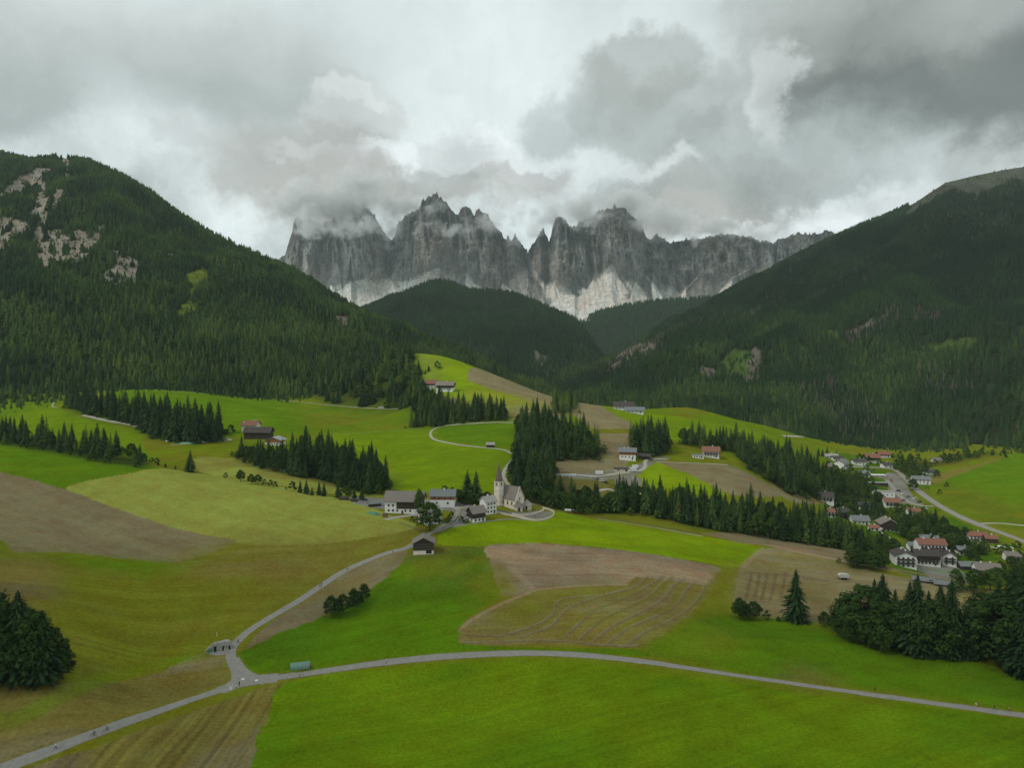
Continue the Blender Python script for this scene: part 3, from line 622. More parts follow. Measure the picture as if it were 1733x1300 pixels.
# scree fans: pale aprons spreading below gullies, dark scrub between them lower down
scr = sstep(0.03, -0.06, S + (rk - .5) * .16)
FANS = [(515,452,.6,0),(560,482,.8,0),(600,488,.9,-.2),(655,468,1.2,-.5),(700,476,.8,-.6),(745,452,1.3,-1.3),(640,452,1.3,-.6),(790,466,.4,.3),(850,476,.5,.5),(893,424,.30,.75),(905,462,.35,.9),(935,488,.5,.4),(1005,472,.5,-.3),(1035,447,1.0,0),(1075,476,.6,.3),(1100,478,.25,.5),(1160,488,.35,-.2),(1240,468,.4,-.6),(1330,452,.5,-.8),(1390,420,.6,-.9)]
fan = np.full(PXr.shape, .42); fin_ = np.zeros(PXr.shape)
for k, (ax, ay, kk_, sk) in enumerate(FANS):
    dy = np.maximum(PYs - ay, .5); an = (PXr - ax - sk * dy) / dy + (fbm(dy / 9 + 7 * k, PXr / 25, 3, 66) - .5) * .8 * kk_; r_ = np.hypot(PXr - ax, dy)
    ins = sstep(kk_ * 1.15, kk_ * .8, np.abs(an) + (fbm(an * 5, r_ / 40, 3, 80 + k) - .5) * kk_ * 1.3) * sstep(0, 3, PYs - ay)
    v = .52 + .62 * fbm(an * 13 + 31 * k, r_ / 130, 4, 46 + k, .6) * (1 - .25 * (rk - .5))
    fan = fan * (1 - ins) + v * ins; fin_ = np.maximum(fin_, ins)
scree = np.array((0.50, 0.48, 0.45))[None, None] * (0.5 + 0.8 * fan)[..., None]
rub = np.array((0.205, 0.198, 0.188)) * (0.15 + 1.1 * rk + .4 * rk2)[..., None]
fin_ = np.clip(fin_ + .75 * sstep(.52, .72, fbm(PXr / 9, PYs / 14, 4, 88, .6)) * sstep(0, -.3, S), 0, 1)
scree = rub * (1 - fin_[..., None]) + scree * fin_[..., None]
scrub = np.array((0.075, 0.085, 0.06)) * (0.7 + .6 * rk)[..., None]
apron = np.interp(px, [380,480,560,640,700,760,840,870,905,935,960,1000,1040,1100,1150,1200,1300,1400,1560], [-.9,-.8,-.9,-.95,-.9,-.8,-.8,-.6,-.95,-.85,-.35,-.8,-.98,-.75,-.5,-.35,-.25,-.15,-.1])
low = sstep(apron + 0.16, apron - 0.16, S + (fan - .5) * 0.5)
scree = scree * (1 - low[..., None]) + scrub * low[..., None]
C = C * (1 - scr[..., None]) + scree * scr[..., None]
# a long gully of debris running out of the gap between the two massifs, and a few lesser ones
for pl, w_, ext in (([(893,430),(900,455),(915,478),(935,500),(960,520),(985,535),(1000,548)], 5, 0), ([(1035,450),(1010,480),(990,505),(985,530),(995,545)], 5, 0), ([(745,458),(700,480),(660,500),(630,515)], 4, 0), ([(790,465),(800,480),(830,500)], 4, 0), ([(1095,470),(1112,490),(1120,505)], 2.5, 0), ([(925,485),(950,500),(985,525)], 3, 0), ([(1180,470),(1160,490),(1150,505)], 2, 0), ([(1270,455),(1240,470),(1220,480)], 2.5, 0)):
    d = np.full(PXr.shape, 1e9)
    for (x1, y1), (x2, y2) in zip(pl[:-1], pl[1:]):
        t = np.clip(((PXr - x1) * (x2 - x1) + (PYs - y1) * (y2 - y1)) / ((x2 - x1) ** 2 + (y2 - y1) ** 2), 0, 1)
        d = np.minimum(d, np.hypot(PXr - x1 - t * (x2 - x1), PYs - y1 - t * (y2 - y1)))
    kk = (1 - sstep(0.3, 1.1, d / w_ * (0.7 + .7 * rk)))[..., None] * .85
    C = C * (1 - kk) + np.array((0.56, 0.52, 0.48)) * (0.7 + .5 * fan)[..., None] * kk
rock_mat = terrain_mat('pale_rock', 0.02, 0.9, 0.5)
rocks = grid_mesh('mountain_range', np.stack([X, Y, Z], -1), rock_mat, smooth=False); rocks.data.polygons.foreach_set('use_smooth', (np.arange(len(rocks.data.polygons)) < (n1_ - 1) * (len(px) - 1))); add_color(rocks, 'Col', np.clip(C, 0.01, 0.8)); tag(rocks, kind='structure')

# ------------------------------------------------------------------ foliage and trees
def leaf_mat(name, dark, light, rough=0.9, trans=0.15):
    m, T, b = material(name)
    a = T.new('ShaderNodeAttribute', attribute_name='tint'); a.attribute_type = 'INSTANCER'
    geo = T.new('ShaderNodeNewGeometry')
    tc = T.new('ShaderNodeTexCoord')
    n = T.noise(tc.outputs['Object'], 7.0, 4, 0.7)
    f = T.math('ADD', a.outputs['Fac'], T.rng(n.outputs[0], 0.3, 0.7, -0.38, 0.42), clamp=True)
    c = T.mix(f, dark, light)
    T.put(b.inputs['Base Color'], c); b.inputs['Roughness'].default_value = rough; b.inputs['Specular IOR Level'].default_value = 0.08
    return m
spruce_leaf = leaf_mat('spruce_needles', (0.015, 0.036, 0.015), (0.066, 0.118, 0.030))
larch_leaf = leaf_mat('larch_needles', (0.040, 0.075, 0.016), (0.100, 0.140, 0.030))
broad_leaf = leaf_mat('broadleaf_leaves', (0.018, 0.042, 0.010), (0.075, 0.125, 0.022))
grey_leaf = leaf_mat('bare_spruce', (0.09, 0.075, 0.06), (0.16, 0.14, 0.115))
m, T, b = material('bark'); tc = T.new('ShaderNodeTexCoord'); n = T.noise(T.mapping(tc.outputs['Object'], scale=(30, 30, 6)), 4, 4)
T.put(b.inputs['Base Color'], T.mix(n.outputs[0], (0.05, 0.038, 0.028), (0.13, 0.10, 0.08))); b.inputs['Roughness'].default_value = .95
bark = m

def mesh_from(name, verts, faces, mats, midx=None, smooth=False):
    me = bpy.data.meshes.new(name); me.from_pydata([tuple(map(float, v)) for v in verts], [], faces)
    for mm in (mats if isinstance(mats, (list, tuple)) else [mats]): me.materials.append(mm)
    if midx is not None: me.polygons.foreach_set('material_index', midx)
    if smooth: me.polygons.foreach_set('use_smooth', [True] * len(faces))
    me.update(); return me
def cone_trunk(h, r0, r1, n=6, bend=0.0, rnd=random):
    V, Fc = [], []; k = 4
    for i in range(k + 1):
        t = i / k; r = r0 + (r1 - r0) * t; ox = bend * math.sin(t * 3) * .5
        for j in range(n): a = 2 * math.pi * j / n; V.append((ox + r * math.cos(a), r * math.sin(a), h * t - 0.02))
    for i in range(k):
        for j in range(n): Fc.append((i * n + j, i * n + (j + 1) % n, (i + 1) * n + (j + 1) % n, (i + 1) * n + j))
    return V, Fc
def spruce_crown(seed, levels=24, spread=0.17, low=0.07, droop=0.5, ragged=0.3, hd=False):
    """height 1: whorls of drooping boughs, each bough a run of small needle sprays"""
    r = random.Random(seed); V, Fc = [], []
    for k in range(levels):
        t = k / (levels - 1); z0 = low + (1 - low) * t ** 0.95 * 0.985
        rad = spread * (1 - t) ** 0.82 * (1 - 0.35 * max(0, 0.16 - t) / 0.16) + 0.006
        nb = int((17 if hd else 10) - (8 if hd else 5) * t); a0 = r.random() * 6.28
        for j in range(nb):
            a = a0 + 2 * math.pi * (j + r.uniform(-.3, .3)) / nb; L = rad * r.uniform(1 - ragged, 1 + ragged * .6)
            if r.random() < 0.06: continue
            ca, sa = math.cos(a), math.sin(a); m = (7 if t < .8 else 3) if hd else (4 if t < .8 else 2)
            for i in range(m):
                q0, q1 = i / m, (i + 1.5) / m
                w = (0.30 * rad + 0.010) * (.5 if hd else 1) * (1 - 0.45 * q0) * r.uniform(.7, 1.25)
                def P(q, side, up=0.0):
                    rr = L * q; zz = z0 - droop * L * q * q + up + 0.12 * L * (q ** 3)
                    return (ca * rr - sa * side, sa * rr + ca * side, zz)
                tw = r.uniform(-.4, .4) * w; b0 = len(V)
                V += [P(q0, -w * .35, 0.008), P(q0, w * .35, 0.008), P(q1, w * .8, -abs(tw) - 0.006), P(min(q1 + .12, 1.15), r.uniform(-.3, .3) * w, -0.012), P(q1, -w * .8, -0.3 * abs(tw) - 0.006)]
                Fc += [(b0, b0 + 1, b0 + 2, b0 + 3, b0 + 4)]
    b0 = len(V)                                     # leader shoot
    V += [(0.006, 0, .95), (-.003, .006, .95), (-.003, -.006, .95), (0, 0, 1.01)]; Fc += [(b0, b0 + 1, b0 + 3), (b0 + 1, b0 + 2, b0 + 3), (b0 + 2, b0, b0 + 3)]
    return V, Fc
def spruce_far(seed, layers=9, spread=0.17, low=0.05):
    r = random.Random(seed); V, Fc = [], []
    for k in range(layers):
        t = k / layers; zt = low + (1 - low) * min(1, (t + 1.9 / layers)); zb_ = low + (1 - low) * t
        rad = spread * (1 - t) ** .85; n = 10; a0 = r.random() * 6; c = len(V)
        V.append((r.uniform(-.006, .006), r.uniform(-.006, .006), zt))
        for j in range(n):
            a = a0 + 6.2832 * j / n; q = rad * (r.uniform(.85, 1.2) if j % 2 else r.uniform(.45, .7))
            V.append((q * math.cos(a), q * math.sin(a), zb_ - (0.02 if j % 2 else -0.01) + r.uniform(-.012, .012)))
        for j in range(n): Fc.append((c, c + 1 + j, c + 1 + (j + 1) % n))
    return V, Fc
def leafy_crown(seed, n=1100, w=0.36, low=0.22, leaf=0.042, blobs=13, tall=1.0):
    r = random.Random(seed); V, Fc = [], []; B = []
    for k in range(blobs):
        t = (k + .5) / blobs; zc = low + 0.12 + (0.84 - low) * t
        rr = w * math.sin(math.pi * min(1, .28 + .68 * t)) * .62; a = k * 2.4 + r.uniform(-.4, .4)
        B.append((rr * 1.1 * math.cos(a), rr * 1.1 * math.sin(a), zc, w * (r.uniform(.36, .55) if blobs < 20 else r.uniform(.22, .46)) * (1.05 - .45 * t)))
    for i in range(n):
        bx, by, bz, br = B[r.randrange(blobs)]
        a = r.uniform(0, 6.2832); cz = r.uniform(-.75, 1); s = math.sqrt(1 - cz * cz); q = br * (r.uniform(.5, 1.05) if r.random() < .8 else r.uniform(1.0, 1.32))
        c = np.array((bx + q * s * math.cos(a), by + q * s * math.sin(a), bz + q * cz * .85))
        u1 = np.array([r.gauss(0, 1) for _ in range(3)]); u1 /= np.linalg.norm(u1)
        nrm = np.array((s * math.cos(a), s * math.sin(a), cz + .4)); u2 = np.cross(nrm, u1); u2 /= (np.linalg.norm(u2) + 1e-6)
        u1 = np.cross(u2, nrm); u1 /= (np.linalg.norm(u1) + 1e-6)
        L = leaf * r.uniform(.6, 1.3); b0 = len(V)
        V += [c - u1 * L, c + u2 * L * .7, c + u1 * L * 1.1, c - u2 * L * .7]; Fc.append((b0, b0 + 1, b0 + 2, b0 + 3))
    return V, Fc
def limbs(seed, h0=0.16, h1=0.75, w=0.25, r0=0.022):
    V, Fc = cone_trunk(h1, r0, r0 * .25, 6, 0.02); r = random.Random(seed)
    for k in range(6):
        z = h0 + (h1 - h0) * k / 7; a = k * 2.3 + r.uniform(-.4, .4); L = w * r.uniform(.6, 1); b0 = len(V)
        for i, t in enumerate((0, .5, 1)):
            rr = r0 * .5 * (1 - .8 * t); cx, cy, cz = L * t * math.cos(a), L * t * math.sin(a), z + L * .8 * t ** .8
            for j in range(4): q = 1.5708 * j; V.append((cx - rr * math.sin(a) * math.cos(q), cy + rr * math.cos(a) * math.cos(q), cz + rr * math.sin(q)))
        for i in range(2):
            for j in range(4): Fc.append((b0 + i * 4 + j, b0 + i * 4 + (j + 1) % 4, b0 + (i + 1) * 4 + (j + 1) % 4, b0 + (i + 1) * 4 + j))
    return V, Fc
SPR = [mesh_from('spruce_crown', *spruce_crown(s, 24 + s % 3, sp, lo, dr, rg), spruce_leaf) for s, sp, lo, dr, rg in ((1, .195, .04, .5, .35), (2, .17, .06, .6, .4), (3, .225, .03, .45, .35), (4, .18, .12, .5, .45), (5, .205, .08, .55, .5))]
SPR_HD = [mesh_from('spruce_crown', *spruce_crown(s, 40, sp, .04, dr, rg, True), spruce_leaf) for s, sp, dr, rg in ((71, .19, .32, .5), (72, .215, .28, .55), (73, .175, .38, .6))]
SPR_T = mesh_from('spruce_trunk', *cone_trunk(0.97, 0.016, 0.002), bark)
LAR = [mesh_from('larch_crown', *spruce_crown(s, 21, .16, .14, .25, .5), larch_leaf) for s in (11, 12)]
BRD = [mesh_from('broadleaf_crown', *leafy_crown(s, 4200, w, lo, .021, 26), broad_leaf) for s, w, lo in ((21, .38, .16), (22, .33, .14), (23, .44, .2))]
BRD_T = [mesh_from('broadleaf_trunk', *limbs(s), bark) for s in (21, 22, 23)]
SHR = [mesh_from('shrub_foliage', *leafy_crown(s, 700, .5, -.1, .06, 9), broad_leaf) for s in (31, 32)]
SHR_T = mesh_from('shrub_stem', *limbs(31, .02, .6, .3, .03), bark)

GROVE_FLOORS = []; FRINGE = []
TREES = {'spruce': [], 'larch': [], 'broadleaf': [], 'shrub': []}
def tree_at(kind, px, py, top=None, h=None, where='', width=1.0, tint=None, var=None):
    p = at(px, py)
    if h is None: h = (py - top) / F * p[1] * 1.02
    TREES[kind].append(dict(p=p, h=h, where=where, w=width, px=px, tint=random.uniform(.15, .6) if tint is None else tint, var=var))
def grove(where, poly, n, h, kinds=(('spruce', 1.0),), tint=(.1, .6), width=(0.85, 1.15), seed=1, gap=None):
    rnd = random.Random(seed * 7 + 1)
    P = np.array([uv_of(at(*p)) for p in densify(poly, 20, True)]); GROVE_FLOORS.append(P); n = int(n * 1.35)
    u0, u1, v0, v1 = P[:, 0].min(), P[:, 0].max(), P[:, 1].min(), P[:, 1].max()
    y0, y1 = math.exp(v0), math.exp(v1); pts_ = []; tries = 0
    area = abs(sum(P[k - 1][0] * P[k][1] - P[k][0] * P[k - 1][1] for k in range(len(P)))) / 2 * ((y0 + y1) / 2) ** 2
    gap = gap or 0.72 * math.sqrt(area / n)
    while len(pts_) < n and tries < n * 80:
        tries += 1; u = rnd.uniform(u0, u1); v = math.log(rnd.uniform(y0, y1))
        if not in_poly(np.array([u]), np.array([v]), P)[0]: continue
        y = math.exp(v); x = u * y
        if any((x - a) ** 2 + (y - b_) ** 2 < gap * gap for a, b_ in pts_):
            gap *= 0.998; continue
        pts_.append((x, y))
    for _ in range(n // 2):                      # low scrub along the edge of the trees
        i = rnd.randrange(len(P)); u, v = P[i]; y = math.exp(v) + rnd.uniform(-5, 5); x = u * y + rnd.uniform(-5, 5)
        FRINGE.append(('shrub', dict(p=np.array((x, y, zground(x, y))), h=rnd.uniform(2.5, 7), w=rnd.uniform(1.1, 1.7), tint=rnd.uniform(.1, .9))))
    for x, y in pts_:
        k = rnd.random(); acc = 0
        for kind, pr in kinds:
            acc += pr
            if k <= acc: break
        hh = (h[0] * .6 + (h[1] - h[0] * .6) * rnd.random() ** .8) * {'spruce': 1, 'larch': .95, 'broadleaf': .62, 'shrub': .25}[kind]
        TREES[kind].append(dict(p=np.array((x, y, zground(x, y))), h=hh, where=where, w=rnd.uniform(*width), px=CX + x / y * F, tint=rnd.uniform(*tint), var=None))

MIX = (('spruce', .66), ('larch', .16), ('broadleaf', .18)); LEAFY = (('broadleaf', .8), ('spruce', .2))
g = 'in the clump on the olive slope'
for a in ((-42,1142,985,0),(4,1145,1018,0),(30,1147,1000,1),(52,1149,1030,0),(72,1150,1033,1),(90,1150,1062,0),(106,1151,1092,0),(-10,1152,1050,0),(18,1152,1062,0),(60,1153,1075,0),(88,1153,1098,0)): tree_at('spruce' if a[3] else 'broadleaf', *a[:3], where=g, width=1.6 if a[3] else .95, tint=.15)
g = 'in the clump on the brown bank'
for a in ((560,1046,1008),(580,1042,1006),(598,1033,996),(616,1020,988),(572,1040,1012),(607,1028,1000)): tree_at('broadleaf', *a, where=g, width=1.0, tint=.2)
tree_at('spruce', 1347, 1052, 964, where='standing alone at the edge of the brown field', width=1.45, tint=.25, var=2)
g = 'beside the lone spruce'
for a in ((1252,1048,1012),(1275,1048,1018),(1262,1049,1022),(1298,1050,1034)): tree_at('broadleaf', *a, where=g, width=1.3, tint=.1)
tree_at('shrub', 1317, 1052, h=2.4, where='small one between the bushes and the lone spruce', tint=.1)
g = 'in the dark clump below the brown field'
for a in ((1440,1075,1008),(1462,1085,992),(1480,1086,980),(1494,1088,972),(1515,1095,998),(1540,1105,984),(1553,1107,973),(1572,1108,1000),(1592,1110,990),(1611,1112,982),(1530,1100,1018),(1635,1113,1026),(1455,1090,1030),(1560,1112,1030),(1505,1098,1022),(1625,1110,1030),(1582,1112,1018),(1650,1116,1045)):
    tree_at('broadleaf' if a[0] in (1440, 1455, 1462, 1505, 1530, 1582) else 'spruce', *a, where=g, width=1.45 if a[0] in (1553, 1592, 1494) else 1.25, tint=.2)
for a in ((1395,1062,1035),(1412,1070,1038),(1425,1080,1040),(1440,1088,1050),(1470,1098,1058),(1490,1104,1062)): tree_at('broadleaf', *a, where=g, width=1.15, tint=.25)
g = 'in the clump above the lane end'
for a in ((1672,1085,1003),(1690,1110,986),(1715,1120,962),(1740,1138,950),(1765,1150,960),(1700,1125,1010),(1730,1145,1020),(1685,1100,1010),(1790,1165,985),(1712,1095,985),(1672,1098,1030)):
    tree_at('broadleaf' if a[0] in (1700, 1685, 1672) and a[2] > 1000 else 'spruce', *a, where=g, width=1.4, tint=.12)
g = 'in the belt under the terrace edge'
grove(g, [(1030,868),(1100,872),(1180,893),(1260,905),(1330,915),(1420,930),(1470,945),(1480,938),(1430,912),(1380,895),(1300,876),(1200,862),(1100,850),(1050,848)], 150, (18, 28), MIX, (.05, .75), seed=2)
g = 'in the gully beyond the church'
grove(g, [(885,845),(930,860),(985,872),(1030,868),(1040,856),(1000,842),(960,842),(920,832),(890,828)], 44, (11, 20), (('broadleaf', .75), ('spruce', .25)), (.1, .6), (1.0, 1.4), seed=3)
g = 'in the grove behind the church'
grove(g, [(868,838),(905,842),(935,835),(938,800),(925,780),(1012,778),(1016,765),(985,745),(950,730),(905,715),(878,725),(872,775)], 130, (20, 32), MIX, (.05, .7), seed=4)
g = 'on the knoll above the grove'
grove(g, [(930,700),(975,700),(978,686),(950,680),(935,685)], 14, (20, 27), (('larch', .7), ('spruce', .3)), (.3, .9), seed=5)
g = 'above the orange-gabled farm'
grove(g, [(1066,766),(1100,772),(1132,768),(1130,752),(1100,745),(1068,748)], 30, (26, 33), (('spruce', .75), ('larch', .25)), (.1, .6), seed=6)
g = 'above the red-roofed guest house'
grove(g, [(1155,752),(1185,760),(1240,765),(1275,800),(1340,838),(1420,850),(1435,830),(1400,800),(1330,770),(1260,755),(1200,745),(1160,742)], 130, (18, 28), MIX, (.05, .7), seed=7)
g = 'below the high pasture'
grove(g, [(110,692),(160,706),(235,722),(262,744),(330,752),(372,748),(376,735),(330,722),(270,712),(200,695),(130,675)], 85, (25, 38), (('spruce', .92), ('larch', .08)), (.05, .4), seed=8)
g = 'behind the bright upper meadow'
grove(g, [(-160,735),(0,752),(100,768),(180,784),(245,792),(258,785),(200,768),(100,748),(0,735),(-160,715)], 80, (18, 28), (('spruce', .7), ('larch', .15), ('broadleaf', .15)), (.05, .5), seed=9)
g = 'in the grove below the long-roofed farm'
grove(g, [(490,803),(560,818),(625,838),(650,838),(655,825),(620,800),(560,782),(500,772)], 80, (22, 33), (('spruce', .8), ('broadleaf', .2)), (.02, .5), seed=10)
grove('below the farm yard', [(395,775),(440,792),(490,803),(500,775),(430,768)], 40, (12, 19), (('spruce', .45), ('broadleaf', .55)), (.02, .5), seed=30)
g = 'above the looping track'
grove(g, [(690,724),(740,721),(800,714),(860,711),(850,700),(790,694),(740,690),(715,700)], 66, (18, 30), (('spruce', .7), ('larch', .2), ('broadleaf', .1)), (.1, .7), seed=11)
g = 'of the pair behind the timber house'
tree_at('spruce', 791, 850, 795, where=g, width=1.3, tint=.25, var=2); tree_at('spruce', 806, 850, 796, where=g, width=1.3, tint=.35, var=0)
g = 'between white barn and church'
for a in ((752,836,822),(775,848,828),(783,852,832),(800,855,835),(815,852,835),(824,850,832),(765,838,825)): tree_at('broadleaf', *a, where=g, width=1.5, tint=.25)
tree_at('broadleaf', 727, 899, 850, where='spreading in front of the white house', width=1.35, tint=.35, var=0)
tree_at('broadleaf', 710, 872, 828, where='slender one against the wooden barn wall', width=.7, tint=.6, var=1)
tree_at('broadleaf', 698, 884, 874, where='low one at the corner of the white house', width=1.5, tint=.2)
for a in ((760,884,872),(764,876,866),(757,888,878)): tree_at('broadleaf', *a, where='in the garden beside the white house', width=1.6, tint=.25)
for a in ((781,885,874),(790,886,878)): tree_at('broadleaf', *a, where='in front of the timber house', width=1.5, tint=.1)
tree_at('spruce', 321, 799, 762, where='standing alone on the hay field edge', width=1.35, tint=.4)
for k, a in enumerate(((268,788,779),(280,791,783),(297,794,787))): tree_at('spruce', *a, where='in the low row at the end of the bright field', tint=.1, width=1.5)
g = 'along the hay field edge'
for a in ((382,810,800),(407,815,795),(425,819,802),(436,820,803),(447,822,811),(458,824,812),(466,826,815),(484,829,824)): tree_at('broadleaf', *a, where=g, width=1.25, tint=.35)
for a in ((495,831,815),(508,834,813),(518,836,812),(540,838,815),(548,840,816),(572,843,818),(585,845,822),(600,846,824),(612,846,826),(528,838,824)): tree_at('broadleaf' if a[0] % 2 else 'spruce', *a, where='in the hedge beside the timber', width=1.3, tint=.3)
tree_at('broadleaf', 391, 733, 719, where='round one above the farm lane', width=1.5, tint=.1)
tree_at('broadleaf', 740, 624, 611, where='round one on the ridge pasture', width=1.5, tint=.3)
tree_at('broadleaf', 1698, 775, 762, where='alone at the head of the valley meadow', width=1.4, tint=.1)
g = 'among the upper village houses'
for a in ((1385,773,757),(1392,773,759),(1400,772,756),(1416,776,762),(1455,784,768),(1470,786,772),(1586,809,795),(1545,830,810)): tree_at('spruce' if a[0] < 1450 else 'broadleaf', *a, where=g, width=1.2, tint=.2)
grove(g, [(1400,790),(1430,800),(1480,810),(1490,850),(1440,870),(1400,860),(1395,820)], 40, (8, 15), LEAFY, (.1, .7), seed=12)
grove(g, [(1500,868),(1560,866),(1600,880),(1570,888),(1510,884)], 16, (8, 13), LEAFY, (.1, .7), seed=21)
grove('in the gardens below the upper village', [(1420,806),(1460,804),(1475,830),(1440,850),(1425,830)], 20, (7, 12), LEAFY, (.2, .9), seed=22)
grove('round the valley guest houses', [(1470,905),(1500,912),(1520,930),(1500,945),(1460,925)], 16, (7, 11), (('broadleaf', 1),), (.2, .8), seed=23)
grove('between the clay-roofed house and hotel', [(1620,915),(1660,925),(1690,938),(1650,940),(1620,930)], 14, (8, 13), LEAFY, (.1, .6), seed=24)
grove('in the conifers beside the car park', [(1440,850),(1500,862),(1490,882),(1440,875)], 16, (12, 18), (('spruce', .7), ('broadleaf', .3)), (.1, .5), seed=13)
grove('by the road bend in the valley', [(1515,775),(1570,782),(1580,805),(1540,812),(1515,795)], 18, (15, 24), LEAFY, (.2, .6), seed=14)
grove('along the stream behind the hotel', [(1510,890),(1570,888),(1640,905),(1650,940),(1600,935),(1540,925)], 36, (11, 18), (('broadleaf', .9), ('spruce', .1)), (.05, .4), seed=15)
grove('in the leafy clump at the end of the brown strip', [(1428,955),(1455,948),(1498,958),(1498,968),(1440,964)], 10, (12, 18), (('broadleaf', 1),), (.1, .5), (1.0, 1.4), seed=16)
grove('in the woods below the village road', [(1705,950),(1733,945),(1900,960),(1900,1010),(1733,1000),(1705,1000)], 22, (11, 18), LEAFY, (.05, .4), seed=17)
grove('along the far edge of the valley meadows', [(1580,790),(1650,775),(1700,768),(1640,768),(1590,778)], 22, (10, 18), (('broadleaf', .8), ('spruce', .2)), (.1, .5), seed=18)
grove('scattered between the hotel and the farm', [(1600,1000),(1650,1005),(1650,995),(1620,990)], 5, (6, 10), LEAFY, (.1, .4), seed=19)

rg = random.Random(99)
for a in ((1440,797),(1466,797),(1488,787),(1412,803),(1440,881),(1436,866),(1478,887),(1520,882),(1524,907),(1490,926),(1512,937),(1550,915),(1558,903),(1592,917),(1612,928),(1622,950),(1642,948),(1655,955),(1694,968),(1650,997),(1618,985),(1702,938),(1722,930),(1690,992),(1590,838),(1602,826),(1530,884),(1555,887),(1540,897),(1575,892),(1600,903),(1618,908),(1676,1000),(1712,960),(1728,975),(1486,850),(1476,832),(1450,840),(1520,866),(1535,868)):
    tree_at('broadleaf', a[0], a[1], h=rg.uniform(6, 12), where='in the village gardens', width=rg.uniform(1.1, 1.7), tint=rg.uniform(.1, .8))
NUM = 'first second third fourth fifth sixth seventh eighth ninth tenth eleventh twelfth thirteenth fourteenth fifteenth sixteenth seventeenth eighteenth nineteenth'.split()
TENS = ['', '', 'twent', 'thirt', 'fort', 'fift', 'sixt', 'sevent', 'eight', 'ninet']
def ordinal(n):
    if n <= 19: return NUM[n - 1]
    if n >= 100: return 'hundred' + ('th' if n == 100 else ' and ' + ordinal(n - 100))
    return TENS[n // 10] + ('ieth' if n % 10 == 0 else 'y-' + NUM[n % 10 - 1])
def empty(name, loc, rz=0.0):
    o = bpy.data.objects.new(name, None); COL.objects.link(o); o.location = tuple(map(float, loc)); o.rotation_euler = (0, 0, rz); o.empty_display_size = 1; return o
def child(name, me, parent, loc=(0, 0, 0), rot=(0, 0, 0)):
    o = bpy.data.objects.new(name, me); COL.objects.link(o); o.parent = parent; o.location = loc; o.rotation_euler = rot; return o
REST = []
for kind, lim in (('spruce', 285), ('larch', 90), ('broadleaf', 280), ('shrub', 100)):
    L = sorted(TREES[kind], key=lambda d: -d['h'] / d['p'][1])
    keep, rest = L[:lim], L[lim:]
    REST += [(kind, d) for d in rest]
    by = {}
    for d in keep: by.setdefault(d['where'], []).append(d)
    for where, D_ in by.items():
        D_.sort(key=lambda d: d['px']); tall = sorted(D_, key=lambda d: -d['h'] / d['p'][1])
        for i, d in enumerate(D_):
            look = {'spruce': 'dark spruce', 'larch': 'pale green larch', 'broadleaf': 'leafy tree', 'shrub': 'dark shrub'}[kind]
            if len(D_) == 1: lab = look + ' ' + where
            elif d is tall[0]: lab = 'tallest ' + look + ' ' + where
            elif i == 0: lab = 'leftmost ' + look + ' ' + where
            else: lab = ordinal(i + 1) + ' ' + look + ' from left ' + where
            o = empty({'spruce': 'spruce_tree', 'larch': 'larch_tree', 'broadleaf': 'broadleaf_tree', 'shrub': 'shrub'}[kind], d['p'] - np.array((0, 0, .3)), random.uniform(0, 6.28))
            tag(o, lab, {'spruce': 'spruce', 'larch': 'larch', 'broadleaf': 'tree', 'shrub': 'shrub'}[kind], (look + 's ' + where) if len(D_) > 1 else None)
            wd = d['w'] * d['h'] * (1 if kind != 'larch' else .95)
            o.scale = (wd, wd, d['h'])
            v = random.randrange(9) if d['var'] is None else d['var']
            if kind == 'spruce': cr, tr = (SPR_HD[v % 3] if d['h'] / d['p'][1] > .055 else SPR[v % 5]), SPR_T
            elif kind == 'larch': cr, tr = LAR[v % 2], SPR_T
            elif kind == 'broadleaf': cr, tr = BRD[v % 3], BRD_T[v % 3]
            else: cr, tr = SHR[v % 2], SHR_T
            c = child('crown', cr, o); c['tint'] = float(d['tint']); child('trunk', tr, o)
print('TREES', {k: len(v) for k, v in TREES.items()}, 'rest', len(REST))

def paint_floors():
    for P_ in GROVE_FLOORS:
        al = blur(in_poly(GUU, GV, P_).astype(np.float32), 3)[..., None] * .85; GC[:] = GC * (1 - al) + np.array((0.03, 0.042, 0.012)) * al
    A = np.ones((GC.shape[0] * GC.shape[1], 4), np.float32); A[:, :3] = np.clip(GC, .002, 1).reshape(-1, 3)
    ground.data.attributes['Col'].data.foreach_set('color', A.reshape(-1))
# ------------------------------------------------------------------ masses of forest: one object each, trees set out on its points
lib = bpy.data.collections.new('forest_trees')
def libobj(name, me): o = bpy.data.objects.new(name, me); lib.objects.link(o); return o
for i in range(3): libobj('tree_%d' % i, mesh_from('conifer', *spruce_far(50 + i, 9, (.17, .15, .2)[i]), spruce_leaf))
libobj('tree_3', mesh_from('larch', *spruce_far(60, 8, .18, .1), larch_leaf))
libobj('tree_4', mesh_from('leafy', *leafy_crown(61, 170, .34, .1, .085, 7), broad_leaf))
libobj('tree_5', mesh_from('snag', *spruce_far(63, 6, .08, .2), grey_leaf))
for i in range(3): libobj('tree_%d' % (6 + i), SPR[i])
ng = bpy.data.node_groups.new('set_out_trees', 'GeometryNodeTree')
ng.interface.new_socket('Geometry', in_out='INPUT', socket_type='NodeSocketGeometry'); ng.interface.new_socket('Geometry', in_out='OUTPUT', socket_type='NodeSocketGeometry')
N_ = ng.nodes; gi, go = N_.new('NodeGroupInput'), N_.new('NodeGroupOutput'); iop = N_.new('GeometryNodeInstanceOnPoints'); ci = N_.new('GeometryNodeCollectionInfo')
ci.inputs['Collection'].default_value = lib; ci.inputs['Separate Children'].default_value = True; ci.inputs['Reset Children'].default_value = True
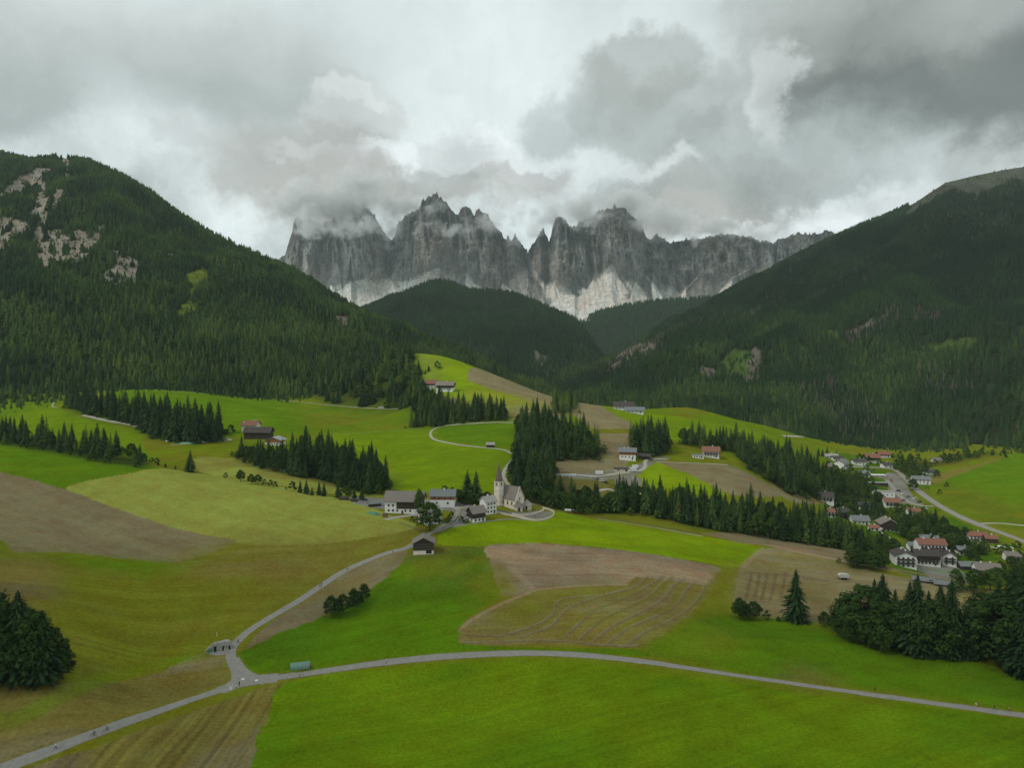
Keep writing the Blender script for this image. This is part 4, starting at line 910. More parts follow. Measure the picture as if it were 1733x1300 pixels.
def named(nm, typ):
    n = N_.new('GeometryNodeInputNamedAttribute'); n.data_type = typ; n.inputs['Name'].default_value = nm; return n.outputs['Attribute']
ng.links.new(gi.outputs[0], iop.inputs['Points']); ng.links.new(ci.outputs[0], iop.inputs['Instance']); iop.inputs['Pick Instance'].default_value = True
ng.links.new(named('idx', 'INT'), iop.inputs['Instance Index']); ng.links.new(named('rot', 'FLOAT_VECTOR'), iop.inputs['Rotation']); ng.links.new(named('scl', 'FLOAT_VECTOR'), iop.inputs['Scale'])
ng.links.new(iop.outputs[0], go.inputs[0])
def forest(name, P, hgt, wid, idx, tint, rnd, label):
    me = bpy.data.meshes.new(name); n = len(P); me.vertices.add(n); me.vertices.foreach_set('co', P.astype(np.float32).reshape(-1))
    def at_(nm, typ, key, arr): a = me.attributes.new(nm, typ, 'POINT'); a.data.foreach_set(key, arr.reshape(-1))
    at_('scl', 'FLOAT_VECTOR', 'vector', np.stack([wid, wid, hgt], 1).astype(np.float32))
    rot = np.zeros((n, 3), np.float32); rot[:, 2] = rnd.random(n) * 6.28; rot[:, 0] = (rnd.random(n) - .5) * .06; rot[:, 1] = (rnd.random(n) - .5) * .06
    at_('rot', 'FLOAT_VECTOR', 'vector', rot); at_('idx', 'INT', 'value', idx.astype(np.int32)); at_('tint', 'FLOAT', 'value', tint.astype(np.float32))
    o = bpy.data.objects.new(name, me); COL.objects.link(o); md = o.modifiers.new('trees', 'NODES'); md.node_group = ng
    tag(o, label, 'forest', kind='stuff'); return o
def cover(D_, n, seed, smax=1.02, pxlim=(-420, 2200)):
    PX, PY, X, Y, Z, dens, s = D_; rnd = np.random.default_rng(seed); nr, nc = X.shape
    dx = np.diff(X, axis=1)[:-1]; dy = np.diff(Y, axis=0)[:, :-1]; dz = np.diff(Z, axis=0)[:, :-1]
    A = np.abs(dx) * np.hypot(dy, dz * .6) * dens[:-1, :-1]
    A[(PX[:-1, :-1] < pxlim[0]) | (PX[:-1, :-1] > pxlim[1])] = 0
    A[(s[:-1] > smax)[:, 0]] = 0
    print('area', A.sum(), 'per tree', A.sum() / n)
    k = rnd.choice(A.size, n, p=(A / A.sum()).reshape(-1)); j, i = np.divmod(k, nc - 1); a, b_ = rnd.random(n), rnd.random(n)
    f = lambda M: (M[j, i] * (1 - a) + M[j, i + 1] * a) * (1 - b_) + (M[j + 1, i] * (1 - a) + M[j + 1, i + 1] * a) * b_
    return np.stack([f(X), f(Y), f(Z) - .5], 1), f(PX), f(PY), dens[j, i], rnd
# wood on the flank between the slope and the ridge pasture, and along its far side
def ground_wood(polys, n, seed):
    rnd = np.random.default_rng(seed); out = []
    for poly, k in polys:
        P_ = np.array([uv_of(at(*p)) for p in densify(poly, 12, True)]); GROVE_FLOORS.append(P_)
        u_ = rnd.uniform(P_[:, 0].min(), P_[:, 0].max(), k * 60); y_ = rnd.uniform(math.exp(P_[:, 1].min()), math.exp(P_[:, 1].max()), k * 60)
        m_ = in_poly(u_, np.log(y_), P_); u_, y_ = u_[m_][:k], y_[m_][:k]; out += [(u * y, y, zground(u * y, y) - .4) for u, y in zip(u_, y_)]
    P = np.array(out); n = len(P); hh = rnd.uniform(15, 27, n); cl = fbm(P[:, 0] / 40, P[:, 1] / 40, 3, 5)
    idx = np.where(rnd.random(n) < .25, 3, rnd.integers(6, 9, n)); idx = np.where(rnd.random(n) < .2, 4, idx); hh = np.where(idx == 4, hh * .7, hh)
    forest('forest_ridge_flank', P, hh, hh * rnd.uniform(.95, 1.4, n), idx, np.clip(.35 + 1.4 * (cl - .5) + rnd.uniform(-.3, .3, n), 0, 1), rnd, 'mixed wood on the flank beside the ridge pasture')
ground_wood([([(560,686),(640,692),(700,694),(722,680),(716,650),(706,625),(700,603),(692,596),(640,612),(560,642),(520,665)], 2300), ([(700,700),(735,700),(765,694),(748,684),(725,676),(700,690)], 60)], 0, 8)
# near hillside
P, fx, fy, dn, rnd = cover(D1, 74000, 1)
n = len(P); cl = fbm(P[:, 0] / 60, P[:, 1] / 60, 4, 71); cl2 = fbm(P[:, 0] / 170, P[:, 1] / 170, 3, 73)
hh = (11 + 12 * rnd.random(n) + 8 * (cl - .5)) * np.where(dn < .5, .45, 1)
r_ = rnd.random(n); lowz = sstep(450, 640, fy)
idx = np.where(r_ < .10 + .30 * (cl2 > .52) * lowz, 3, rnd.integers(0, 3, n)); idx = np.where((r_ > .90 - .22 * sstep(.5, .62, cl)), 4, idx)
hh = np.where(idx == 4, hh * .68, hh)
tint = np.clip(.38 + 1.8 * (cl - .5) + .5 * (rnd.random(n) - .5) + .12 * lowz, 0, 1)
forest('forest_near_slope', P, hh, hh * (1.1 + .6 * rnd.random(n)), idx, tint, rnd, 'dense green conifer forest covering the steep slope with pale cliffs')
# shaded hillside
P, fx, fy, dn, rnd = cover(DR, 112000, 2)
n = len(P); cl = fbm(P[:, 0] / 90, P[:, 1] / 90, 4, 81); cl2 = fbm(P[:, 0] / 220, P[:, 1] / 220, 3, 83)
hh = (14 + 12 * rnd.random(n)) * np.where(dn < .5, .5, 1); r_ = rnd.random(n)
idx = rnd.integers(0, 3, n); low = sstep(520, 620, fy); idx = np.where((r_ < .22 * low * sstep(.45, .6, cl)), 3, idx); idx = np.where(r_ > .93 + .06 * (1 - low), 4, idx)
idx = np.where((cl2 > .60) & (rnd.random(n) < .28), 5, idx); hh = np.where(idx == 4, hh * .7, hh)
for g_ in ([(1000,640),(1060,590),(1120,570),(1130,590),(1040,640)], [(1420,585),(1450,560),(1510,520),(1530,540),(1450,590)], [(1540,525),(1600,530),(1590,548),(1545,545)]):
    idx = np.where(in_poly(fx, fy, g_) & (rnd.random(n) < .45), 5, idx)
tint = np.clip(.15 + 1.2 * (cl - .5) + .35 * (rnd.random(n) - .5) + .16 * low, 0, 1)
forest('forest_shaded_slope', P, hh, hh * (1.1 + .6 * rnd.random(n)), idx, tint, rnd, 'dark spruce forest covering the broad shaded mountainside')
P, fx, fy, dn, rnd = cover(DA, 26000, 3); n = len(P); cl = fbm(P[:, 0] / 120, P[:, 1] / 120, 4, 91)
hh = 20 + 12 * rnd.random(n); idx = np.where((rnd.random(n) < .12) & (fy > 580) & (cl > .52), 5, rnd.integers(0, 3, n))
forest('forest_middle_hill', P, hh, hh * (1.1 + .5 * rnd.random(n)), idx, np.clip(.12 + .7 * (cl - .5) + .3 * (rnd.random(n) - .5), 0, 1), rnd, 'bluish dark forest on the rounded hill below the rock peaks')
P, fx, fy, dn, rnd = cover(DB, 16000, 4); n = len(P); hh = 22 + 14 * rnd.random(n)
forest('forest_valley_head', P, hh, hh * (1.2 + .5 * rnd.random(n)), rnd.integers(0, 3, n), np.clip(.08 + .3 * rnd.random(n), 0, 1), rnd, 'hazy forest at the head of the valley under the scree')
REST += FRINGE
if REST:
    P = np.array([d['p'] for k, d in REST]); hh = np.array([d['h'] for k, d in REST]); rnd = np.random.default_rng(5)
    idx = np.array([{'spruce': 6 + i % 3, 'larch': 3, 'broadleaf': 4, 'shrub': 4}[k] for i, (k, d) in enumerate(REST)])
    forest('woodland', P, hh, hh * np.array([d['w'] for k, d in REST]), idx, np.array([d['tint'] for k, d in REST]), rnd, 'farther trees filling out the valley groves')


# ------------------------------------------------------------------ lanes and tracks
def simple_mat(name, c1, c2=None, scale=3.0, rough=0.8, stretch=(1, 1, 1), bump=0.2, metal=0, spec=0.25, dirt=0.25, detail=5):
    m, T, b = material(name); c2 = c2 or tuple(v * .7 for v in c1)
    geo = T.new('ShaderNodeTexCoord'); P = geo.outputs['Object']
    n = T.noise(T.mapping(P, scale=stretch), scale, detail, .6); n2 = T.noise(P, .35, 3, .6)
    c = T.mix(T.rng(n.outputs[0], .3, .7), c2, c1); c = T.mix(T.rng(n2.outputs[0], .45, .75, 0, dirt), c, tuple(v * .55 for v in c1))
    T.put(b.inputs['Base Color'], c); b.inputs['Roughness'].default_value = rough; b.inputs['Metallic'].default_value = metal; b.inputs['Specular IOR Level'].default_value = spec
    bp = T.new('ShaderNodeBump'); T.put(bp.inputs['Strength'], bump); T.put(bp.inputs['Distance'], .05); T.put(bp.inputs['Height'], n.outputs[0]); T.l.new(bp.outputs[0], b.inputs['Normal'])
    return m
asphalt = simple_mat('worn_asphalt', (.30, .28, .25), (.22, .205, .185), 0.8)
gravel = simple_mat('gravel', (.42, .39, .34), (.32, .30, .26), 1.5)
def ribbon(name, px_pts, width, mat, lift=0.10, step=1.5, wear=0.0):
    L = smooth_line(px_pts, 10)
    Q = [at(*p)[:2] for p in L]; D = [Q[0]]
    for q in Q[1:]:
        d = math.hypot(*(q - D[-1]))
        if d > 80: continue
        k = max(1, int(d / step)); a = D[-1]
        for i in range(1, k + 1): D.append(a + (q - a) * i / k)
    D = np.array(D)
    for _ in range(6): D[1:-1] = (D[:-2] + 2 * D[1:-1] + D[2:]) / 4
    t = np.gradient(D, axis=0); t /= (np.linalg.norm(t, axis=1, keepdims=True) + 1e-9); nrm = np.stack([-t[:, 1], t[:, 0]], 1)
    if mat is asphalt: stroke(px_pts, width * 1.15, 'olive2', .55)
    rows = []; nw = 5
    for i in range(len(D)):
        w = width * (1 + .10 * math.sin(i * .07) + wear * (random.random() - .5))
        rows.append([(p[0], p[1], zground(*p) + lift - (0.05 if j in (0, nw - 1) else 0)) for j, p in enumerate(D[i] + nrm[i] * w * (j / (nw - 1) - .5) for j in range(nw))])
    o = grid_mesh(name, np.array(rows), mat); tag(o, kind='structure'); return o
ribbon('road', [(-260,1400),(-100,1342),(0,1303),(90,1270),(200,1228),(300,1193),(385,1165),(440,1153),(540,1138),(620,1126),(700,1117),(800,1109),(900,1106),(1000,1111),(1100,1122),(1200,1137),(1400,1166),(1550,1187),(1733,1212),(1950,1242),(2200,1280)], 3.6, asphalt)
ribbon('road', [(450,1156),(425,1150),(405,1138),(394,1122),(390,1105),(400,1088),(425,1066),(460,1044),(505,1018),(545,991),(590,963),(650,938),(688,928),(712,912),(740,897),(760,884),(772,872),(776,862)], 3.4, asphalt)
ribbon('road', [(500,1143),(450,1150),(425,1146),(408,1134),(396,1116)], 3.4, asphalt, lift=.085)
ribbon('road', [(345,1178),(375,1168),(396,1156),(402,1145),(398,1128)], 3.6, asphalt, lift=.092)
ribbon('road', [(372,1170),(405,1158),(440,1151),(470,1148)], 5.5, asphalt, lift=.078)
ribbon('path', [(398,1096),(385,1100),(372,1104),(358,1100)], 4.5, asphalt, lift=.12)
ribbon('path', [(776,862),(765,857),(740,858),(722,866),(700,872),(668,876),(652,880)], 4.5, gravel, lift=.08)
ribbon('path', [(770,862),(790,858),(812,858),(838,866),(870,874),(900,881),(925,879)], 2.6, gravel, lift=.08)
ribbon('path', [(742,900),(760,893),(790,888),(830,882),(860,879),(905,881)], 1.6, simple_mat('path_gravel', (.26, .25, .2)), lift=.08)
ribbon('track', [(700,718),(690,722)], 2, gravel) if False else None
ribbon('track', [(868,716),(840,715),(800,717),(760,720),(740,724),(730,730),(729,738),(738,745),(770,752),(810,757),(850,761),(866,768)], 3.0, gravel, lift=.15)
ribbon('track', [(872,772),(862,785),(854,797),(853,808),(860,820),(874,833),(884,842)], 3.0, gravel, lift=.15)
ribbon('track', [(140,703),(155,706),(180,712),(215,718),(240,724)], 5.0, gravel, lift=.2)
ribbon('track', [(85,672),(92,680),(88,688),(98,690)], 1.5, gravel, lift=.2)
ribbon('track', [(290,753),(330,751),(365,748),(392,745),(370,741),(345,737)], 3.0, gravel, lift=.2)
ribbon('track', [(180,656),(240,659),(300,663),(400,670),(480,678),(560,686),(640,692),(700,692)], 2.2, simple_mat('pale_track', (.30, .29, .2)), lift=.2)
ribbon('track', [(560,736),(600,734),(640,731),(690,727),(722,724)], 1.2, simple_mat('faint_track', (.22, .25, .08)), lift=.2)
ribbon('track', [(940,803),(975,804),(1010,806),(1050,801),(1082,797),(1092,790),(1092,780),(1110,777),(1130,778)], 3.6, gravel, lift=.15)
ribbon('track', [(960,845),(985,838),(1010,832),(1030,828),(1050,835),(1090,836)], 3.0, gravel, lift=.15)
ribbon('track', [(1110,782),(1170,784),(1232,787)], 1.6, gravel, lift=.15)
ribbon('track', [(1010,879),(1060,886),(1110,894),(1160,903),(1190,908)], 1.8, gravel, lift=.12)
ribbon('track', [(1240,918),(1270,921),(1300,924),(1350,935),(1420,949),(1500,965),(1580,982),(1640,994)], 1.3, simple_mat('reddish_grit', (.42, .27, .2)), lift=.12)
ribbon('road', [(1440,790),(1490,792),(1515,796),(1530,808),(1548,826),(1570,843),(1600,862),(1650,886),(1733,917),(1900,985)], 7.0, asphalt, lift=.2)
ribbon('road', [(1500,812),(1515,830),(1530,846),(1556,856),(1580,857)], 5.0, asphalt, lift=.14)
ribbon('road', [(1655,887),(1690,886),(1733,890),(1800,893)], 3.5, gravel, lift=.15)
ribbon('track', [(1430,862),(1460,880),(1490,900),(1530,930)], 3.0, gravel, lift=.15)
ribbon('track', [(1640,915),(1670,924),(1700,932)], 3.0, gravel, lift=.15)
ribbon('track', [(1325,738),(1370,740),(1420,743)], 5.0, gravel, lift=.2)

# ------------------------------------------------------------------ buildings
white = simple_mat('lime_plaster', (.80, .79, .77), (.72, .71, .69), 1.2, .9, dirt=.35)
cream = simple_mat('cream_plaster', (.70, .62, .52), (.58, .50, .41), .9, .9, dirt=.5)
stone = simple_mat('church_stone', (.84, .73, .64), (.70, .59, .50), .9, .95, dirt=.5, bump=.5)
stone2 = simple_mat('field_stone', (.42, .40, .35), (.2, .19, .17), 1.6, .95, bump=.8)
wood_d = simple_mat('weathered_boards', (.075, .055, .042), (.035, .027, .022), 2.2, .9, (4, 4, .3))
wood_o = simple_mat('orange_boards', (.40, .19, .09), (.28, .12, .055), 2.2, .8, (4, 4, .3))
wood_g = simple_mat('grey_boards', (.17, .155, .14), (.09, .08, .07), 2.2, .9, (.3, 4, 4))
shingle = simple_mat('shingles', (.235, .205, .18), (.165, .14, .125), 2.4, .85, (1, 2.5, 2.5))
slate = simple_mat('grey_slates', (.20, .21, .215), (.14, .145, .15), 2.4, .7, (1, 2.5, 2.5))
darkroof = simple_mat('brown_tiles', (.085, .070, .066), (.05, .042, .04), 2.4, .8, (1, 2.5, 2.5))
tiles = simple_mat('clay_tiles', (.27, .125, .08), (.17, .08, .055), 2.4, .85, (1, 2.5, 2.5))
palewood = simple_mat('silvered_shingles', (.36, .34, .31), (.26, .245, .225), 2.4, .85, (1, 2.5, 2.5))
m, T, b = material('window_glass'); b.inputs['Base Color'].default_value = (.025, .03, .035, 1); b.inputs['Roughness'].default_value = .15; b.inputs['Specular IOR Level'].default_value = .5
glass = m
trim = simple_mat('window_frame', (.25, .19, .14), rough=.7)
whitetrim = simple_mat('white_frame', (.7, .7, .68), rough=.6)
RM = dict(shingle=shingle, slate=slate, dark=darkroof, tiles=tiles, pale=palewood, tin=simple_mat('grey_tin', (.34, .36, .37), (.26, .28, .29), 1, .5))
WM = dict(white=white, cream=cream, stone=stone, wood=wood_d, orange=wood_o, grey=wood_g, stone2=stone2)

class MB:
    def __init__(s): s.V = []; s.F = []; s.M = []
    def add(s, V, Fc, mi=0):
        b = len(s.V); s.V += [tuple(map(float, v)) for v in V]; s.F += [tuple(b + i for i in f) for f in Fc]; s.M += [mi] * len(Fc); return s
    def box(s, x0, x1, y0, y1, z0, z1, mi=0):
        return s.add([(x, y, z) for z in (z0, z1) for y in (y0, y1) for x in (x0, x1)], [(0, 2, 3, 1), (4, 5, 7, 6), (0, 1, 5, 4), (2, 6, 7, 3), (0, 4, 6, 2), (1, 3, 7, 5)], mi)
    def prism(s, poly, z0, z1, mi=0):
        n = len(poly); V = [(x, y, z0) for x, y in poly] + [(x, y, z1) for x, y in poly]
        return s.add(V, [tuple(range(n))[::-1], tuple(range(n, 2 * n))] + [(i, (i + 1) % n, n + (i + 1) % n, n + i) for i in range(n)], mi)
    def cyl(s, c, r, h, n=12, r2=None, axis='z', mi=0):
        r2 = r if r2 is None else r2; V = []
        for k, (rr, t) in enumerate(((r, 0), (r2, h))):
            for i in range(n):
                a = 6.28319 * i / n; p = (rr * math.cos(a), rr * math.sin(a), t)
                if axis == 'x': p = (p[2], p[0], p[1])
                if axis == 'y': p = (p[0], p[2], p[1])
                V.append(tuple(c[j] + p[j] for j in range(3)))
        return s.add(V, [tuple(range(n))[::-1], tuple(range(n, 2 * n))] + [(i, (i + 1) % n, n + (i + 1) % n, n + i) for i in range(n)], mi)
    def pyramid(s, poly, z0, apex, mi=0):
        n = len(poly); return s.add([(x, y, z0) for x, y in poly] + [apex], [tuple(range(n))[::-1]] + [(i, (i + 1) % n, n) for i in range(n)], mi)
    def part(s, name, mats, parent=None, smooth=False):
        me = mesh_from(name, s.V, s.F, mats, s.M, smooth); o = bpy.data.objects.new(name, me); COL.objects.link(o)
        if parent: o.parent = parent
        return o
WIN = {}
def window(parent, face, u, z, w, h, L, W, shutters=False, frame=None):
    """a window set 3 cm proud of a wall: face f/b are the long sides, l/r the gable ends"""
    key = (round(w, 1), round(h, 1), shutters)
    if key not in WIN:
        q = MB().box(-w / 2 - .10, w / 2 + .10, -.05, .10, -h / 2 - .1, h / 2 + .1)
        if shutters: q.box(-w * .95, -w * .55, -.07, .06, -h / 2, h / 2, 1).box(w * .55, w * .95, -.07, .06, -h / 2, h / 2, 1)
        a = mesh_from('window', q.V, q.F, [frame or trim, wood_o], q.M)
        p = MB().box(-w / 2, -.04, -.075, -.02, -h / 2, h / 2).box(.04, w / 2, -.075, -.02, -h / 2, h / 2)
        WIN[key] = (a, mesh_from('pane', p.V, p.F, glass))
    a, p = WIN[key]
    loc, rot = {'f': ((u, -W / 2 - .02, z), 0), 'b': ((u, W / 2 + .02, z), math.pi), 'l': ((-L / 2 - .02, u, z), -math.pi / 2), 'r': ((L / 2 + .02, u, z), math.pi / 2)}[face]
    o = child('window', a, parent, loc, (0, 0, rot)); child('pane', p, o)
def gable_roof(q, L, W, H, rise, oh, th=.30, mi=0):
    sl = rise / (W / 2); e = W / 2 + oh; ze = H - sl * oh
    for sgn in (-1, 1):
        A = [(-L / 2 - oh, sgn * e, ze), (L / 2 + oh, sgn * e, ze), (L / 2 + oh, 0, H + rise), (-L / 2 - oh, 0, H + rise)]
        V = A + [(x, y, z + th) for x, y, z in A]
        q.add(V, [(0, 1, 2, 3), (7, 6, 5, 4), (0, 4, 5, 1), (1, 5, 6, 2), (3, 7, 4, 0)], mi)
def house(label, px, py, L, W, H, rise, rz, roof='shingle', wall='white', upper=None, frac=.5, oh=2.2, chim=((.2, 0),), wins=None, balc=(), door=('f', 0.3), name='house', cat='house', group=None, clad=None, gable=None, ws=(1.0, 1.2), dz=0.0, shutters=False):
    """sizes in units of the valley survey (one unit is a 1154th of the distance)"""
    p = at(px, py); s = p[1] / F; L, W, H, rise, oh = L * s, W * s, H * s, rise * s, oh * s
    root = empty(name, p + np.array((0, 0, dz)), R(rz)); tag(root, label, cat, group)
    z1 = H if not upper else H * frac
    q = MB().box(-L / 2, L / 2, -W / 2, W / 2, -4, z1)
    gm = gable or upper
    if not upper and not gable:
        for sx in (-1, 1): q.add([(sx * L / 2, -W / 2, z1), (sx * L / 2, W / 2, z1), (sx * L / 2, 0, z1 + rise - .02)], [(0, 1, 2) if sx > 0 else (0, 2, 1)])
    q.part('wall', [WM[wall]], root)
    if upper or gable:
        q = MB()
        if upper: q.box(-L / 2 - .03, L / 2 + .03, -W / 2 - .03, W / 2 + .03, z1, H)
        for sx in (-1, 1): q.add([(sx * (L / 2 + .03), -W / 2, H), (sx * (L / 2 + .03), W / 2, H), (sx * (L / 2 + .03), 0, H + rise - .02)], [(0, 1, 2) if sx > 0 else (0, 2, 1)])
        q.part('upper_wall' if upper else 'gable', [WM[gm]], root)
    q = MB(); gable_roof(q, L, W, H, rise, oh); rf = q.part('roof', [RM[roof]], root)
    for fx, fy in chim:
        zc = H + rise * (1 - abs(fy)) ; MB().box(-.4, .4, -.35, .35, -.8, 1.1).box(-.5, .5, -.45, .45, 1.1, 1.25).part('chimney', [white], rf).location = (fx * L, fy * W / 2, zc)
    if clad:
        x0, x1, zz0, zz1, mt = clad
        MB().box(x0 * L, x1 * L, -W / 2 - .08, -W / 2 + .1, zz0 * H, zz1 * H - .02).part('cladding', [WM[mt]], root)
    for face, n, zs in (wins or ()):
        span = (L if face in 'fb' else W)
        for z in zs:
            for i in range(n): window(root, face, (-.5 + (i + .5) / n) * span * .9, z * H, ws[0], ws[1], L, W, shutters)
    for face, z in balc:
        q = MB(); hb = .95; d = 1.1
        if face in 'fb':
            sg = -1 if face == 'f' else 1; y0, y1 = sorted((sg * (W / 2 + .06), sg * (W / 2 + d))); q.box(-L * .44, L * .44, y0, y1, z * H - .12, z * H); y2, y3 = sorted((sg * (W / 2 + d), sg * (W / 2 + d - .08))); q.box(-L * .44, L * .44, y2, y3, z * H, z * H + hb)
        else:
            sg = -1 if face == 'l' else 1; x0, x1 = sorted((sg * (L / 2 + .06), sg * (L / 2 + d))); q.box(x0, x1, -W * .42, W * .42, z * H - .12, z * H); x2, x3 = sorted((sg * (L / 2 + d), sg * (L / 2 + d - .08))); q.box(x2, x3, -W * .42, W * .42, z * H, z * H + hb)
        q.part('balcony', [wood_d if wall != 'orange' else wood_o], root)
    if door:
        face, fu = door; w, h = 1.1, 2.1
        loc, rot = {'f': ((fu * L, -W / 2 - .02, h / 2), 0), 'r': ((L / 2 + .02, fu * W, h / 2), math.pi / 2), 'l': ((-L / 2 - .02, fu * W, h / 2), -math.pi / 2)}[face]
        d = MB().box(-w / 2, w / 2, -.09, .05, -h / 2, h / 2).part('door', [wood_d], root); d.location = loc; d.rotation_euler = (0, 0, rot)
    return root, (L, W, H, rise)

# the hamlet by the church
_, (FL, FW, FH, FR) = house('long farmhouse with a white end, dark board front and big brown shingle roof', 686, 866, 62, 32, 22, 12, -5, 'shingle', 'white', gable='orange', chim=(), clad=(-.18, .5, .36, 1, 'wood'), wins=(('l', 2, (.3, .65)),), door=('f', -.02), name='farmhouse', cat='farmhouse', oh=3.0)
r0 = bpy.data.objects['farmhouse']; s_ = 400 / F
for u, z in ((-9.0, 1.9), (-6.3, 1.9), (-9.0, 5.0), (-6.3, 5.0), (-3.6, 1.9), (1.5, 1.9), (4.5, 1.9)): window(r0, 'f', u, z, 1.0, 1.2, FL, FW)
MB().box(-.5, .5, -.4, .4, -.8, 1.3).part('chimney', [wood_d], r0).location = (-8.6, .9, 11.6)
house('white barn with an orange board upper storey and slate roof beside the farmhouse', 750, 856, 41, 22, 19, 8, -2, 'slate', 'white', 'orange', .62, chim=((.05, -.1),), wins=(('f', 4, (.8,)), ('f', 2, (.35,))), door=('r', 0), name='barn', cat='barn')
house('white house with a silvery roof half hidden behind a leafy tree', 728, 885, 30, 27, 22, 7, 43, 'pale', 'white', chim=((.2, .1),), wins=(('l', 3, (.25, .6, .85)), ('f', 3, (.25, .6, .85)), ('r', 2, (.5,))), name='house')
root, (L_, W_, H_, r_) = house('old dark timber barn on a stone base beside the lane, gable to the viewer', 717, 934, 26, 34, 18, 9, 96, 'shingle', 'stone', 'wood', .30, chim=(), door=None, oh=3.0, name='barn', cat='barn')
MB().box(-.04, .2, -W_ * .40, -W_ * .12, .05, 1.7).part('stable_opening', [glass], root).location = (-L_ / 2 - .05, 0, 0)
for k in (.32, .55, .78): MB().box(-.14, .02, -W_ / 2 - .3, W_ / 2 + .3, -.12, .12).part('beam', [wood_g], root).location = (-L_ / 2 - .05, 0, H_ * (.1 + k))
house('timber house with dark board gable on a whitewashed base, below the church', 806, 881, 24, 21, 16, 8, 33, 'shingle', 'white', 'wood', .38, chim=((-.1, .2),), wins=(('f', 3, (.2, .55, .8)), ('l', 2, (.2,))), balc=(('f', .5), ('l', .5)), door=('f', .3), name='house', oh=2.6)
house('tall plain white house with a brown shingle roof joined to the timber house', 826, 868, 21, 20, 21, 7, 36, 'pale', 'white', chim=((.0, .1),), wins=(('f', 3, (.2, .5, .8)),), name='house', ws=(.8, 1.0))

# the church
c = at(866, 858); ch = empty('church', c, R(-38)); tag(ch, 'small stone church with a steep roof and a tall pointed bell tower', 'church')
L, W, H, rise = 13.0, 9.6, 6.2, 7.4
q = MB().box(-L / 2, L / 2, -W / 2, W / 2, -5, H)
for sx in (-1, 1): q.add([(sx * L / 2, -W / 2, H), (sx * L / 2, W / 2, H), (sx * L / 2, 0, H + rise)], [(0, 1, 2) if sx > 0 else (0, 2, 1)])
q.add([(-L / 2, -W / 2, H), (-L / 2 - 3.2, -W / 4, H), (-L / 2 - 3.2, W / 4, H), (-L / 2, W / 2, H), (-L / 2, -W / 2, -5), (-L / 2 - 3.2, -W / 4, -5), (-L / 2 - 3.2, W / 4, -5), (-L / 2, W / 2, -5)], [(0, 1, 5, 4), (1, 2, 6, 5), (2, 3, 7, 6), (0, 3, 2, 1)])
nave = q.part('nave', [stone], ch)
q = MB(); gable_roof(q, L, W, H, rise, .35, .25); rf = q.part('roof', [shingle], ch)
MB().add([(-L / 2 - .1, -W / 2 - .3, H), (-L / 2 - 3.6, -W / 4 - .2, H), (-L / 2 - 3.6, W / 4 + .2, H), (-L / 2 - .1, W / 2 + .3, H), (-L / 2 - .1, 0, H + rise - .1)], [(0, 1, 4), (1, 2, 4), (2, 3, 4)]).part('roof', [shingle], ch)
for sy in (-1, 1):
    V = [(0, sy * (W / 2 + .4), H - .45), (.35, sy * (W / 2 + .4), H - .45), (.35, 0, H + rise + .35), (0, 0, H + rise + .35)]
    MB().add([(x + L / 2 + .02, y, z) for x, y, z in V] + [(x + L / 2 + .02, y, z + .3) for x, y, z in V], [(0, 1, 2, 3), (7, 6, 5, 4), (0, 4, 5, 1), (1, 5, 6, 2), (3, 7, 4, 0)]).part('coping', [cream], ch)
for y, z, w, h in ((0, H + rise * .68, .4, .9), (0, H * .98, 1.0, 1.5)): window(ch, 'r', y, z, w, h, L, W)
for x in (-3.2, .4, 3.8): window(ch, 'f', x, H * .58, .75, 2.3, L, W)
t = 4.3; tx, ty = -L / 2 + .6, -W / 2 - t / 2 + .9; TH = 17.0
q = MB().box(-t / 2, t / 2, -t / 2, t / 2, -5, TH)
tw = q.part('tower', [stone], ch); tw.location = (tx, ty, 0)
q = MB()
for z in (3.5, 7.5, 11.2, 14.0, TH - .35): q.box(-t / 2 - .16, t / 2 + .16, -t / 2 - .16, t / 2 + .16, z, z + .28)
q.part('string_course', [cream], tw)
for a in range(4):
    q = MB().box(-.95, .95, -.08, .05, -1.2, 1.0).add([(-.95, -.08, 1.0), (.95, -.08, 1.0), (0, -.08, 1.9), (-.95, .05, 1.0), (.95, .05, 1.0), (0, .05, 1.9)], [(0, 1, 2), (0, 2, 5, 3), (1, 4, 5, 2)])
    o = q.part('belfry_window', [cream], tw); rr = a * math.pi / 2; o.location = (math.sin(rr) * (t / 2 + .02), -math.cos(rr) * (t / 2 + .02), TH - 1.9); o.rotation_euler = (0, 0, rr)
    for sx in (-.42, .42): MB().box(sx - .28, sx + .28, -.12, -.06, -1.0, 1.05).part('louvre', [glass], o)
    o = MB().cyl((0, 0, 0), .75, .12, 16, axis='y').part('clock_face', [white], tw); o.location = (math.sin(rr) * (t / 2 + .1), -math.cos(rr) * (t / 2 + .1), 12.6); o.rotation_euler = (0, 0, rr)
pl = [(1.22 * t / 2 * math.cos(R(22.5 + 45 * i)) * 1.0, 1.22 * t / 2 * math.sin(R(22.5 + 45 * i))) for i in range(8)]
sp = MB().pyramid(pl, TH, (0, 0, TH + 12.6)).part('spire', [simple_mat('red_brown_shingles', (.20, .135, .115), (.13, .09, .08), 2.4, .85, (2, 2, 1.2))], tw)
MB().cyl((0, 0, TH + 12.4), .07, 1.6, 6).box(-.45, .45, -.05, .05, TH + 13.3, TH + 13.42).part('cross', [trim], sp)
